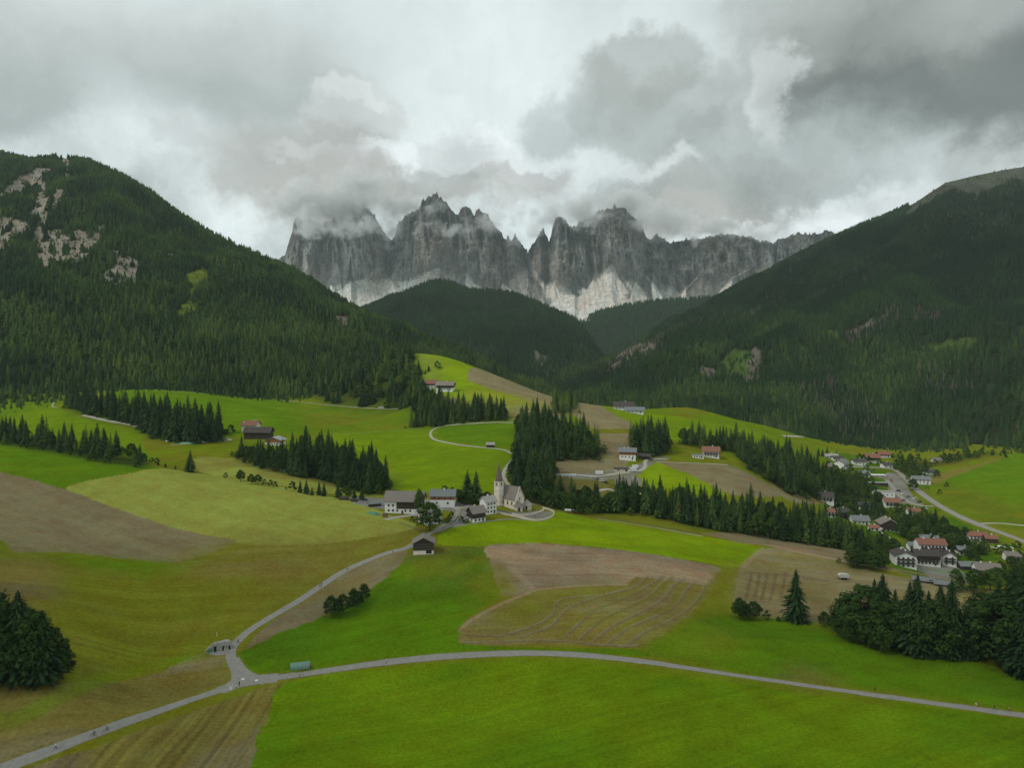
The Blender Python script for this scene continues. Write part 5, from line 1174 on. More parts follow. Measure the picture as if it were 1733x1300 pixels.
# porch in front of the gable
pz = empty('chapel', at(877, 864), R(-38)); tag(pz, 'low chapel porch with a broad hipped roof against the church front', 'chapel')
oc = [(3.0 * math.cos(R(22.5 + 45 * i)), 3.0 * math.sin(R(22.5 + 45 * i))) for i in range(8)]
MB().prism(oc, -4, 3.0).part('wall', [cream], pz)
MB().pyramid([(x * 1.22, y * 1.22) for x, y in oc], 3.0, (0, 0, 6.4)).part('roof', [shingle], pz)
d = MB().box(-.7, .7, -.1, .1, 0, 2.3).part('door', [glass], pz); d.location = (2.2, -1.95, 0); d.rotation_euler = (0, 0, R(45))
pz = empty('chapel', at(892, 862), R(-20)); tag(pz, 'free-standing octagonal chapel with a pointed silvery roof beside the churchyard', 'chapel')
MB().prism([(x * .98, y * .98) for x, y in oc], -4, 2.9).part('wall', [cream], pz)
MB().pyramid([(x * 1.25, y * 1.25) for x, y in oc], 2.9, (0, 0, 6.4)).part('roof', [palewood], pz)
d = MB().box(-.6, .6, -.1, .1, 0, 1.6).cyl((0, -.1, 1.6), .6, .2, 14, axis='y').part('doorway', [glass], pz); d.location = (.55, -2.75, .4); d.rotation_euler = (0, 0, R(12))

def wall_line(name, label, cat, px_pts, h, th, mat, cap=True, group=None, below=1.5, smooth=True):
    L = smooth_line(px_pts, 5) if smooth else densify(px_pts, 5); Q = [at(*p) for p in L]
    V, Fc = [], []
    for i, p in enumerate(Q):
        a, b_ = Q[max(0, i - 1)], Q[min(len(Q) - 1, i + 1)]; t_ = (b_ - a)[:2]; t_ /= np.linalg.norm(t_) + 1e-9; nx, ny = -t_[1] * th / 2, t_[0] * th / 2
        for sg in (-1, 1):
            V += [(p[0] + sg * nx, p[1] + sg * ny, p[2] - below), (p[0] + sg * nx, p[1] + sg * ny, p[2] + h)]
    for i in range(len(Q) - 1):
        a = i * 4; b_ = a + 4
        Fc += [(a, b_, b_ + 1, a + 1), (a + 2, a + 3, b_ + 3, b_ + 2), (a + 1, b_ + 1, b_ + 3, a + 3)]
    Fc += [(0, 1, 3, 2), (len(V) - 4, len(V) - 2, len(V) - 1, len(V) - 3)]
    o = bpy.data.objects.new(name, mesh_from(name, V, Fc, mat)); COL.objects.link(o); tag(o, label, cat, group); return o
wall_line('churchyard_wall', 'curved pale retaining wall round the lower edge of the churchyard', 'wall', [(838,868),(860,873),(880,877),(903,882),(920,881),(934,876),(938,870),(932,865),(918,861)], 1.2, .35, cream)
wall_line('churchyard_wall', 'inner whitewashed wall between the chapels and the graves', 'wall', [(866,872),(880,874),(896,873),(912,869),(920,865)], 1.3, .5, cream)
wall_line('lane_wall', 'low dark stone wall climbing beside the lane to the white house', 'wall', [(727,906),(742,898),(756,890),(770,881),(774,874)], 1.0, .4, stone2)
# gravestones in the churchyard
gs = MB().box(-.35, .35, -.12, .12, -.3, .9).prism([(-.2, -.12), (.2, -.12), (.2, .12), (-.2, .12)], .9, 1.25)
gsm = mesh_from('gravestone', gs.V, gs.F, [stone2], gs.M); gi_ = 0
for row, (a, b_, n_) in enumerate((((888,871),(908,867),7), ((894,876),(918,872),8), ((904,878),(926,875),7))):
    for i in range(n_):
        t_ = i / (n_ - 1); p = at(a[0] + (b_[0] - a[0]) * t_, a[1] + (b_[1] - a[1]) * t_)
        o = bpy.data.objects.new('gravestone', gsm); COL.objects.link(o); o.location = tuple(p); o.rotation_euler = (0, 0, R(-20 + random.uniform(-4, 4)))
        tag(o, '%s gravestone from the chapel end in the %s row of the churchyard' % (ordinal(i + 1), ('upper', 'middle', 'lower')[row]), 'gravestone', 'gravestones in the churchyard')

# rail fence along the lane and the meadow
def fence(label, px_pts, gap=2.5, h=1.1, mat=None, rails=2):
    Q = [at(*p) for p in smooth_line(px_pts, 6)]; pos = [Q[0]]; acc = 0
    for a, b_ in zip(Q[:-1], Q[1:]):
        d = np.linalg.norm((b_ - a)[:2]); t = gap - acc
        while t < d: pos.append(a + (b_ - a) * t / d); t += gap
        acc = (acc + d) % gap
    root = empty('fence', pos[0]); tag(root, label, 'fence'); mat = mat or wood_g
    for p in pos[:100]:
        v = p - pos[0]; zz = zground(p[0], p[1]) - pos[0][2]; MB().cyl((v[0], v[1], zz - .3), .09, h + .3, 6).part('post', [mat], root)
    q = MB()
    for a, b_ in zip(pos[:-1], pos[1:]):
        a = a - pos[0]; b_ = b_ - pos[0]
        for z in np.linspace(h * .9, h * .4, rails): q.add([(a[0], a[1], a[2] + z - .06), (b_[0], b_[1], b_[2] + z - .06), (b_[0], b_[1], b_[2] + z + .06), (a[0], a[1], a[2] + z + .06), (a[0] + .05, a[1] + .05, a[2] + z - .06), (b_[0] + .05, b_[1] + .05, b_[2] + z - .06), (b_[0] + .05, b_[1] + .05, b_[2] + z + .06), (a[0] + .05, a[1] + .05, a[2] + z + .06)], [(0, 1, 2, 3), (7, 6, 5, 4), (3, 2, 6, 7)])
    q.part('rail', [mat], root); return root
fence('wooden rail fence on the meadow side of the lane above the old barn', [(738,908),(755,899),(772,888),(785,878)])
fence('dark rail fence round the garden of the white house', [(676,886),(695,893),(712,900),(722,906)])
fence('thin post fence along the track below the tree belt', [(1010,877),(1060,884),(1110,892),(1160,901),(1190,906)], gap=5)
fence('post and wire fence beside the reddish strip on the terrace edge', [(1302,919),(1350,930),(1420,944),(1500,961),(1580,978),(1640,989)], gap=3.0, mat=simple_mat('pinkish_stakes', (.42, .26, .2)))

# ---- farms up the slopes
house('long barn with a mauve-brown roof in the hillside farm', 438, 742, 44, 17, 12, 7, -3, 'dark', 'wood', chim=(), wins=(('f', 3, (.5,)),), door=('f', -.1), name='barn', cat='barn')
house('farmhouse with an orange tiled roof behind the long barn', 425, 731, 24, 18, 13, 6, -3, 'tiles', 'white', chim=((.1, .1), (.3, .1), (-.4, -.5)), wins=(('f', 3, (.5,)),), name='farmhouse', cat='farmhouse')
house('low byre with a teal roof and boarded gable below the long barn', 466, 752, 20, 27, 8, 5, 86, 'tin', 'white', 'orange', .5, chim=(), wins=(('l', 4, (.3,)),), door=None, name='barn', cat='barn')
house('chalet with a brown roof and board front on the ridge pasture', 754, 661, 28, 16, 10, 5, -8, 'shingle', 'white', 'wood', .5, chim=((.1, 0),), wins=(('f', 5, (.25, .75)),), balc=(('f', .5),), name='house')
house('smaller house with an orange tiled roof beside the ridge chalet', 731, 656, 20, 14, 8, 5, 5, 'tiles', 'white', 'wood', .5, chim=(), wins=(('f', 3, (.25,)),), name='house')
house('white farmhouse with a dark roof under the far forest edge', 1055, 694, 32, 16, 8, 6, -6, 'dark', 'white', chim=((.1, 0),), wins=(('f', 5, (.5,)),), name='farmhouse', cat='farmhouse')
house('low white outbuilding with a grey roof in front of the dark-roofed farmhouse', 1074, 699, 30, 11, 6, 4, -8, 'slate', 'white', chim=(), wins=(('f', 4, (.5,)),), name='outbuilding', cat='building')
house('orange-gabled farmhouse with a grey roof by the bend of the farm road', 1062, 777, 27, 17, 14, 5, -10, 'slate', 'white', 'orange', .55, chim=((-.2, -.2), (.05, -.2)), wins=(('f', 4, (.35, .75)), ('r', 2, (.3, .75))), balc=(('r', .6),), name='farmhouse', cat='farmhouse')
house('dark open shed beside the orange-gabled farmhouse', 1090, 776, 18, 10, 5, 3, -6, 'dark', 'wood', chim=(), door=None, name='shed', cat='shed')
house('long low pinkish shed with a dark roof above the parked trailers', 1052, 798, 26, 8, 5, 1.5, 4, 'dark', 'cream', chim=(), wins=(('f', 2, (.5,)),), name='shed', cat='shed', oh=1)
house('big weathered barn with a mauve-brown roof above the tree belt', 1063, 827, 40, 22, 9, 9, -8, 'shingle', 'wood', chim=((.2, .2),), wins=(('f', 3, (.3,)),), name='barn', cat='barn', oh=2.5)
house('white guest house with a red tiled roof and balconies alone on the slope', 1203, 773, 26, 20, 11, 6, -14, 'tiles', 'white', gable='wood', chim=((.1, 0),), wins=(('f', 5, (.25, .7)), ('r', 3, (.25, .7))), balc=(('f', .5), ('r', .5)), name='house')
house('flat white annex beside the red-roofed guest house', 1181, 775, 18, 9, 5, 1, -8, 'slate', 'white', chim=(), wins=(('f', 4, (.5,)),), name='outbuilding', cat='building', oh=.6)
house('tiny hut with a pale roof beside the looping track', 830, 757, 13, 7, 5, 3, -2, 'pale', 'wood', chim=(), door=('f', .2), name='hut', cat='hut', oh=1.2)
house('small grey hut hidden in the trees above the upper pasture', 121, 650, 10, 7, 5, 2, 0, 'pale', 'grey', chim=(), name='hut', cat='hut', oh=1)

# ---- the village in the valley
VIL = [
 ('white house with a dark roof alone in the brown field', 1393,848,30,17,9,6,-12,'dark','white',None),
 ('small house with a bright orange roof at the lower field corner', 1404,875,13,12,10,4,0,'tiles','white',None),
 ('dark chalet with a black roof and white frames behind the tree belt', 1425,876,18,14,11,5,-4,'dark','wood',None),
 ('low house with a wide grey roof beside the garage drive', 1454,886,27,20,7,6,-8,'slate','white',None),
 ('balconied guest house with a brown board gable facing the viewer', 1502,898,26,29,13,8,80,'shingle','white','wood'),
 ('white villa with a red tiled roof below the car park', 1508,857,24,18,9,5,-12,'tiles','white',None),
 ('bungalow with a pale grey roof at the upper end of the village', 1405,776,21,12,5,3,-4,'pale','white',None),
 ('house with a charcoal roof next to the pale grey bungalow', 1417,781,15,12,6,3,-6,'dark','white',None),
 ('white house turned corner-on at the top of the village', 1424,792,18,16,10,4,40,'slate','white',None),
 ('white house with a dark roof among garden trees', 1453,787,20,12,7,3,-5,'dark','white',None),
 ('chalet with a faded red roof at the edge of the meadow', 1475,782,21,16,9,5,-8,'tiles','white','wood'),
 ('wooden house with a red roof farthest up the meadow', 1495,774,18,12,6,4,-6,'tiles','white','wood'),
 ('narrow beige house with a brown roof in the trees', 1405,797,8,9,9,3,10,'shingle','cream',None),
 ('house with a grey hipped-looking roof beyond the road', 1558,818,26,16,8,4,-14,'slate','white',None),
 ('small house with a black roof above the road', 1573,803,17,10,5,3,-4,'dark','white',None),
 ('far hut with a brown roof at the meadow hedge', 1584,782,14,8,4,3,8,'shingle','cream',None),
 ('long house with a clay roof just below the valley road', 1652,913,30,17,8,5,-10,'tiles','white',None),
 ('shaded chalet with a clay roof beside the road bank', 1676,918,18,13,8,4,-12,'tiles','wood',None),
 ('hotel wing with three balconied storeys and a brown roof', 1528,959,28,33,21,7,78,'dark','white',None),
 ('dark-beamed middle wing of the hotel under a long brown roof', 1566,955,40,18,17,8,-5,'dark','white','wood'),
 ('tallest hotel block with a long orange tiled roof', 1574,944,44,20,25,7,-6,'tiles','white',None),
 ('white hotel wing with a brown roof and corner balconies', 1604,955,24,20,16,7,70,'dark','white',None),
 ('house with a grey roof directly behind the hotel', 1572,922,26,20,10,6,-22,'slate','white',None),
 ('small house with a grey roof at the back corner of the hotel', 1546,932,18,14,10,4,-10,'slate','white',None),
 ('broad farmhouse with a mottled red and grey roof beside the hotel', 1670,975,36,26,13,9,-18,'shingle','white',None),
 ('barn with a slate roof joined behind the broad farmhouse', 1640,963,34,18,7,5,-6,'slate','wood',None),
 ('long shed with a grey roof at the end of the terrace edge', 1562,985,32,15,4,4,-22,'slate','wood',None),
 ('lower shed with a grey roof stepping down towards the farmhouse', 1600,992,34,15,4,4,-22,'slate','wood',None),
 ('white house with a brown roof among the lower village trees', 1462,862,18,13,8,4,-20,'dark','white','wood'),
 ('pale house with a clay roof between road and stream', 1545,872,18,13,8,4,-10,'tiles','white',None),
 ('small white house behind the two flat halls', 1462,806,15,11,6,3,-10,'slate','white',None),
 ('white cottage with a dark roof under the meadow road', 1500,792,16,11,6,3,5,'dark','white',None),
 ('white chalet with a slate roof right beside the hotel drive', 1630,938,20,15,9,4,-10,'slate','white','wood'),
 ('white house at the far right below the road', 1712,948,22,15,9,5,-12,'shingle','white',None),
 ('cottage with a clay roof left of the brown-gabled guest house', 1478,898,14,11,6,3,-10,'tiles','white',None),
 ('little white shed in the garden above the guest house', 1484,876,10,7,4,2,0,'pale','white',None),
]
for lab, px, py, L, W, H, rise, rz, rf_, wl, up in VIL:
    big = H > 12; shed = 'shed' in lab or 'barn' in lab or 'hut' in lab
    wins = () if shed else (((('f', max(2, int(L / 6)), (.25, .55, .85) if big else (.3, .75) if H > 7 else (.5,))),) + ((('l' if rz > 45 else 'r', max(2, int(W / 7)), (.25, .55, .85) if big else (.35, .75) if H > 7 else (.5,))),))
    bal = (() if (shed or H < 9) else ((('l' if rz > 45 else 'f', .42), ('l' if rz > 45 else 'f', .72)) if big else (('f', .5),)))
    house(lab, px, py, L, W, H, rise, rz, rf_, wl, up, .55, 1.6, ((.15, .1), (-.25, -.1)) if big else ((.12, .1),) if not shed else (), wins, bal, name='shed' if 'shed' in lab else 'barn' if 'barn' in lab else 'hut' if 'hut' in lab else 'house', cat='shed' if 'shed' in lab else 'barn' if 'barn' in lab else 'hut' if 'hut' in lab else 'hotel' if 'hotel' in lab and 'beside' not in lab and 'behind' not in lab and 'back' not in lab else 'house', ws=(1.1, 1.3))
def flat(label, px, py, L, W, H, rz, mat, roofm, win=3):
    p = at(px, py); s = p[1] / F; L, W, H = L * s, W * s, H * s; root = empty('workshop', p, R(rz)); tag(root, label, 'workshop')
    MB().box(-L / 2, L / 2, -W / 2, W / 2, -4, H).part('wall', [mat], root); MB().box(-L / 2 - .3, L / 2 + .3, -W / 2 - .3, W / 2 + .3, H, H + .35).part('roof', [roofm], root)
    for i in range(win): window(root, 'f', (-.5 + (i + .5) / win) * L * .9, H * .55, 1.4, 1.0, L, W)
flat('long flat hall with a white-edged roof above the car park', 1482, 807, 30, 9, 3, -4, stone2, white)
flat('second flat hall with a dark front below the first', 1486, 821, 30, 7, 4, -4, wood_d, RM['tin'])
flat('white cube-shaped workshop at the end of the car park', 1503, 842, 17, 12, 10, -4, white, RM['pale'], 2)
flat('low grey workshop joined to the white cube', 1484, 836, 18, 10, 5, -4, cream, RM['tin'])

# ------------------------------------------------------------------ small things
paint_w = simple_mat('white_paint', (.75, .75, .73), (.68, .68, .66), rough=.35, spec=.5, dirt=.15)
paint_g = simple_mat('grey_paint', (.20, .21, .22), rough=.35, spec=.5); paint_r = simple_mat('red_paint', (.45, .07, .04), rough=.4, spec=.5)
paint_b = simple_mat('dark_blue_paint', (.03, .04, .07), rough=.35, spec=.5); rubber = simple_mat('rubber', (.02, .02, .02), rough=.9)
tarp = simple_mat('green_sheeting', (.075, .24, .13), (.05, .17, .09), 1.2, .45, dirt=.2, spec=.4); silv = simple_mat('pale_green_sheet', (.19, .29, .24), (.13, .22, .17), 1.2, .5)
steel = simple_mat('galvanised_steel', (.4, .4, .4), rough=.4, metal=.6)
def vehicle_parts(root, L, W, Hb, Ht, paint, cab=(-.15, .55), wr=.34):
    q = MB(); prof = [(-L / 2, .35), (-L / 2, Hb * .85), (-L * .32, Hb), (L * .33, Hb * 1.02), (L / 2, Hb * .9), (L / 2, .35)]
    n = len(prof); V = [(x, -W / 2, z) for x, z in prof] + [(x, W / 2, z) for x, z in prof]
    q.add(V, [tuple(range(n))[::-1], tuple(range(n, 2 * n))] + [(i, (i + 1) % n, n + (i + 1) % n, n + i) for i in range(n)]); q.part('body', [paint], root)
    a, b_ = -L * .22, L * .36; wt = W * .42
    V = [(a, -W / 2 + .05, Hb), (b_, -W / 2 + .05, Hb), (b_ - .35, -wt, Ht), (a + .6, -wt, Ht), (a, W / 2 - .05, Hb), (b_, W / 2 - .05, Hb), (b_ - .35, wt, Ht), (a + .6, wt, Ht)]
    MB().add(V, [(0, 1, 2, 3), (7, 6, 5, 4), (0, 3, 7, 4), (1, 5, 6, 2)]).part('windows', [glass], root)
    MB().box(a + .55, b_ - .3, -wt, wt, Ht, Ht + .05).part('roof', [paint], root)
    for x in (-L * .31, L * .31):
        for y in (-W / 2 + .02, W / 2 - .22):
            o = MB().cyl((0, 0, 0), wr, .2, 14, axis='y').part('wheel', [rubber], root); o.location = (x, y, wr)
            MB().cyl((0, -.015, 0), wr * .55, .23, 10, axis='y').part('rim', [steel], o)
def car(label, px, py, rz, paint, L=4.3, W=1.8, Hb=.85, Ht=1.45, name='parked_car', cat='car', group=None):
    root = empty(name, at(px, py) + np.array((0, 0, .16)), R(rz)); tag(root, label, cat, group); vehicle_parts(root, L, W, Hb, Ht, paint); return root
car('white van parked on the forest track above the pasture', 645, 691, -4, paint_w, 7.5, 2.6, 1.7, 3.4, 'van', 'van')
for i, (px, py, rz, pt, w) in enumerate(((1529,837,10,paint_w,'white'), (1536,842,5,paint_g,'grey'), (1549,845,8,paint_w,'longer white'), (1520,832,12,paint_b,'dark'), (1528,848,0,paint_g,'low grey'), (1556,851,10,paint_b,'black'), (1478,797,0,paint_b,'dark blue'), (1508,814,70,paint_r,'red'))):
    car('%s car parked %s' % (w, ('nearest the white cube workshop', 'behind the first white car', 'by the road end of the car park', 'against the workshop wall', 'at the lower kerb of the car park', 'at the mouth of the car park', 'on the lane above the flat halls', 'alone on the road side of the halls')[i]), px, py, rz, pt, 5.2, 2.1, 1.0, 1.7, group='cars in the village car park')
for i, (px, py, rz, pt, w) in enumerate(((1004,809,-20,paint_w,'white'), (1011,812,-25,paint_g,'silver grey'), (1018,815,-28,paint_w,'small white'), (1025,818,-30,paint_b,'dark'))):
    car('%s car in the row below the farm track' % w, px, py, rz, pt, group='cars along the farm track')
for px, py, lab, pt in ((1495,908,'dark car in front of the balconied guest house', paint_b), (1100,779,'dark tractor-sized car by the open shed', paint_b), (617,848,'dark car on the yard beside the sawn timber', paint_b), (1566,862,'silver car leaving the car park', paint_w)):
    car(lab, px, py, -15, pt)
def trailer(label, px, py, L, W, H, rz, mat, name='trailer', cat='trailer'):
    p = at(px, py); root = empty(name, p + np.array((0, 0, .1)), R(rz)); tag(root, label, cat)
    MB().box(-L / 2, L / 2, -W / 2, W / 2, .6, H).box(-L / 2 - .03, L / 2 + .03, -W / 2 - .03, W / 2 + .03, H, H + .08).part('body', [mat], root); MB().box(-L / 2 - 1, -L / 2, -.08, .08, .6, .75).part('drawbar', [steel], root)
    for x in (-L * .2, L * .2):
        for y in (-W / 2, W / 2 - .2): MB().cyl((x, y, .4), .4, .2, 12, axis='y').part('wheel', [rubber], root)
    return root
trailer('white box trailer on the farm track edge', 1014, 804, 6.5, 2.4, 3.3, 2, paint_w)
trailer('white delivery lorry beside the long pinkish shed', 1070, 799, 7.5, 2.5, 3.6, 8, paint_w, 'lorry', 'lorry')
trailer('white camper behind the delivery lorry', 1075, 793, 5.5, 2.3, 2.8, 4, paint_w, 'camper', 'camper')
bal = MB().cyl((0, 0, 0), .85, 1.5, 14, .85, 'y'); balm = mesh_from('hay_bale', bal.V, bal.F, [paint_w], bal.M)
for i in range(11):
    o = bpy.data.objects.new('hay_bale', balm); COL.objects.link(o); p = at(950 + i * 2.4, 805.5 + (i % 2) * .8); o.location = (p[0], p[1], p[2] + .8 + (1.5 if i % 3 == 1 else 0) * 0)
    tag(o, '%s white wrapped bale in the row above the gully' % ordinal(i + 1), 'hay bale', 'white wrapped hay bales')
# the tractor with a tank on the meadow crest and the loader wagon on the brown field
def tractor(label, px, py, rz, paint):
    root = empty('tractor', at(px, py) + np.array((0, 0, .05)), R(rz)); tag(root, label, 'tractor')
    MB().box(.2, 2.0, -.45, .45, .8, 1.5).box(-.9, .2, -.7, .7, .8, 1.3).part('body', [paint], root)
    MB().box(-.8, .3, -.65, .65, 1.3, 2.3).part('windows', [glass], root); MB().box(-.95, .4, -.75, .75, 2.3, 2.42).part('roof', [paint_w], root)
    for x, r_ in ((-.6, .8), (1.6, .5)):
        for y in (-1.0, .65): o = MB().cyl((0, 0, 0), r_, .35, 16, axis='y').part('wheel', [rubber], root); o.location = (x, y, r_); MB().cyl((0, -.02, 0), r_ * .5, .39, 12, axis='y').part('rim', [paint], o)
    return root
tractor('small red tractor with a white cab roof on the meadow crest', 971, 869, -8, paint_r)
root = empty('tank_wagon', at(961, 868), R(-8)); tag(root, 'pale slurry tank wagon hitched behind the red tractor', 'wagon')
MB().cyl((-2.2, 0, 1.6), .95, 4.6, 18, axis='x').part('tank', [simple_mat('cream_paint', (.62, .58, .5), rough=.5)], root)
for y in (-1.1, .8): MB().cyl((0, y, .6), .6, .3, 16, axis='y').part('wheel', [rubber], root)
MB().box(-2.2, 2.6, -.5, .5, .6, .8).part('chassis', [paint_r], root)
root = empty('loader_wagon', at(1428, 981) + np.array((0, 0, .05)), R(-6)); tag(root, 'white loader wagon standing in the mown brown field', 'wagon')
q = MB(); pr = [(-2.6, 1.0), (2.6, 1.0), (2.9, 2.4), (1.6, 3.0), (-1.8, 3.1), (-3.0, 2.3)]; n = len(pr)
q.add([(x, -1.15, z) for x, z in pr] + [(x, 1.15, z) for x, z in pr], [tuple(range(n))[::-1], tuple(range(n, 2 * n))] + [(i, (i + 1) % n, n + (i + 1) % n, n + i) for i in range(n)]); q.part('body', [simple_mat('dusty_white', (.55, .54, .48), (.42, .41, .36))], root)
MB().box(-2.9, 2.7, -1.0, 1.0, .75, 1.0).box(-4.4, -2.9, -.1, .1, .7, .85).part('chassis', [paint_g], root)
for x in (-.9, .7):
    for y in (-1.3, 1.0): o = MB().cyl((x, y, .62), .62, .32, 16, axis='y').part('wheel', [rubber], root)
MB().box(-2.95, -2.4, -.9, .9, 1.3, 2.2).part('pickup_reel', [paint_g], root)

# polytunnel beside the lane
p = at(508, 1131); root = empty('polytunnel', p, R(14)); tag(root, 'short green polytunnel standing on the grass beside the lane', 'polytunnel')
q = MB(); n = 14; Lp, rp = 6.6, 1.75; V = []
for x in (-Lp / 2, Lp / 2):
    for i in range(n + 1): a = math.pi * i / n; V.append((x, -rp * math.cos(a), .9 * math.sin(a) ** .7 * 2.1 if 0 < i < n else 0))
q.add(V, [(i, i + 1, n + 2 + i, n + 1 + i) for i in range(n)]); q.part('cover', [silv], root)
q = MB(); q.add([(-Lp / 2 + .25, y, z) for x, y, z in V[:n + 1]], [tuple(range(n + 1))]); q.add([(Lp / 2 - .02, y, z) for x, y, z in V[:n + 1]], [tuple(range(n + 1))]); q.part('end_panel', [rubber], root)
for x in np.linspace(-Lp / 2, Lp / 2, 6):
    q = MB()
    for i in range(n):
        a, b_ = V[i], V[i + 1]; q.add([(x - .05, a[1] * 1.02, a[2] * 1.02), (x + .05, a[1] * 1.02, a[2] * 1.02), (x + .05, b_[1] * 1.02, b_[2] * 1.02), (x - .05, b_[1] * 1.02, b_[2] * 1.02)], [(0, 1, 2, 3)])
    q.part('hoop', [tarp], root)
o = MB().box(-.6, .6, -.5, .5, 0, .9).part('crate', [wood_o]); o.location = tuple(at(525, 1130)); tag(o, 'small reddish crate at the end of the polytunnel', 'crate')

# stone-faced shelter dug into the bank at the road junction
p = at(372, 1103); root = empty('stone_shelter', p, R(22)); tag(root, 'rough stone shelter front set in the bank by the road fork', 'shelter')
q = MB(); pr = [(-4.4, -.6), (4.2, -.6), (4.2, 2.0), (3.2, 3.2), (.5, 3.0), (-2.0, 2.9), (-4.6, 1.2)]; n = len(pr)
q.add([(x, 0, z) for x, z in pr] + [(x * .9, 2.4, z * .98) for x, z in pr], [tuple(range(n)), tuple(range(n, 2 * n))[::-1]] + [((i + 1) % n, i, n + i, n + (i + 1) % n) for i in range(n)]); q.part('wall', [simple_mat('rough_stone', (.50, .47, .42), (.14, .13, .12), 1.1, .95, bump=1)], root)
for x, w, h in ((-1.6, .9, 2.0), (1.1, .55, 1.7), (3.3, .6, 1.5)):
    o = MB().box(-w / 2, w / 2, -.12, .1, 0, h).part('doorway', [rubber], root); o.location = (x, -.02, .05)
MB().box(-.8, .8, -.10, .1, .1, 1.1).part('notice_panel', [tarp], root).location = (-3.2, -.02, .2)
q = MB()
for i in range(26): x = -4.6 + i * .34; z = 3.0 - abs(x) * .12 + random.uniform(-.2, .2); r_ = random.uniform(.22, .4); q.prism([(x + r_ * math.cos(a) * random.uniform(.8, 1.2), .6 + r_ * math.sin(a)) for a in (0, 1.1, 2.2, 3.3, 4.4, 5.4)], z - .3 - (1.6 if x < -3 else 0), z + .2 - (1.6 if x < -3 else 0))
q.part('boulder_edge', [stone2], root)
def pole(label, px, py, h, name='pole', r=.12, mat=None, sign=None, cat='pole', crossarm=False, group=None):
    root = empty(name, at(px, py)); tag(root, label, cat, group); MB().cyl((0, 0, -.4), r, h + .4, 8, r * .8).part('post', [mat or wood_g], root)
    if crossarm: MB().box(-.9, .9, -.06, .06, h - .5, h - .35).part('crossarm', [wood_g], root)
    if sign: MB().box(-sign[0] / 2, sign[0] / 2, -.1, -.04, h - sign[1], h).part('panel', [paint_w], root)
    return root
pole('tall timber pole at the corner of the hay strip', 1300, 922, 7, crossarm=True); pole('second pole leaning by the hay strip corner', 1297, 923, 5.5)
pole('white signboard on a post at the road fork', 391, 1172, 1.9, 'signpost', .06, steel, (.9, 1.2), 'sign'); pole('thin white post above the stone shelter', 367, 1078, 1.6, 'marker_post', .08, paint_w, None, 'post')
pole('bollard-like wooden post at the lane edge below the polytunnel', 507, 1148, 1.0, 'post', .12, None, None, 'post')
for i, (px, py) in enumerate(((411, 1151), (434, 1153))):
    o = MB().cyl((0, 0, 0), .55, .05, 20).part('manhole_cover', [paint_w]); q_ = at(px, py); o.location = tuple(q_ + np.array((0, 0, .125))); tag(o, ('larger pale round cover in the road fork', 'fainter pale round cover east of the fork')[i], 'manhole cover')
# sheets, piles and tents
def tarp_pile(label, px, py, L, W, H, rz, mat, name='tarpaulin', cat='tarpaulin'):
    nx, ny = 14, 8; V = []
    for j in range(ny + 1):
        for i in range(nx + 1):
            a, b_ = i / nx * 2 - 1, j / ny * 2 - 1; z = H * (1 - abs(a) ** 4) * (1 - abs(b_) ** 3) * (1 + .12 * math.sin(i * 1.7) * math.cos(j * 2.1)); V.append((a * L / 2, b_ * W / 2, z - .05))
    Fc = [(j * (nx + 1) + i, j * (nx + 1) + i + 1, (j + 1) * (nx + 1) + i + 1, (j + 1) * (nx + 1) + i) for j in range(ny) for i in range(nx)]
    o = bpy.data.objects.new(name, mesh_from(name, V, Fc, mat, smooth=True)); COL.objects.link(o); o.location = tuple(at(px, py)); o.rotation_euler = (0, 0, R(rz)); tag(o, label, cat)
tarp_pile('bright green sheet over a silage heap by the farmhouse', 631, 870, 9.5, 4.5, 1.3, -38, tarp)
tarp_pile('white awning over a pile beside the pasture track', 288, 747, 8, 4, 2.0, 5, paint_w); tarp_pile('long green sheet in the yard at the track end', 318, 751, 16, 4, 1.6, -2, tarp); tarp_pile('short white sheet beside the long green one', 339, 750, 8, 3, 1.8, 3, paint_w)
tarp_pile('pale sheet on a trailer at the grove edge', 479, 797, 5, 3, 2.2, -20, paint_w); tarp_pile('green sheet tucked under the dark grove', 485, 800, 5, 3, 1.6, -20, tarp)
tarp_pile('white sheet in the garden under the lone white house', 1417, 853, 8, 3, 1.2, 0, silv); tarp_pile('white covered pool below the clay-roofed house', 1700, 926, 12, 3.5, .8, -30, paint_w)
def log_pile(label, px, py, L, n, rz):
    root = empty('log_pile', at(px, py), R(rz)); tag(root, label, 'log pile'); k = 0
    for row in range(n):
        for i in range(n * 3 - row * 2):
            MB().cyl((-L / 2, (i - (n * 3 - row * 2) / 2) * .55, .3 + row * .48), .27, L, 7, axis='x').part('log', [wood_d if (i + row) % 3 else wood_g], root); k += 1
log_pile('dark heap of sawn timber at the edge of the hay field', 582, 846, 6.0, 4, 8); log_pile('smaller lower heap of timber beside the big one', 600, 849, 4.0, 3, 0)
house('tiny red wooden hutch beside the green sheet', 652, 876, 7, 6, 4, 2, -10, 'dark', 'orange', chim=(), door=None, name='hutch', cat='hutch', oh=.6)
house('open cart shed with a grey roof left of the farmhouse', 634, 857, 20, 10, 5, 3, 22, 'slate', 'wood', chim=(), door=None, name='shed', cat='shed', oh=1)

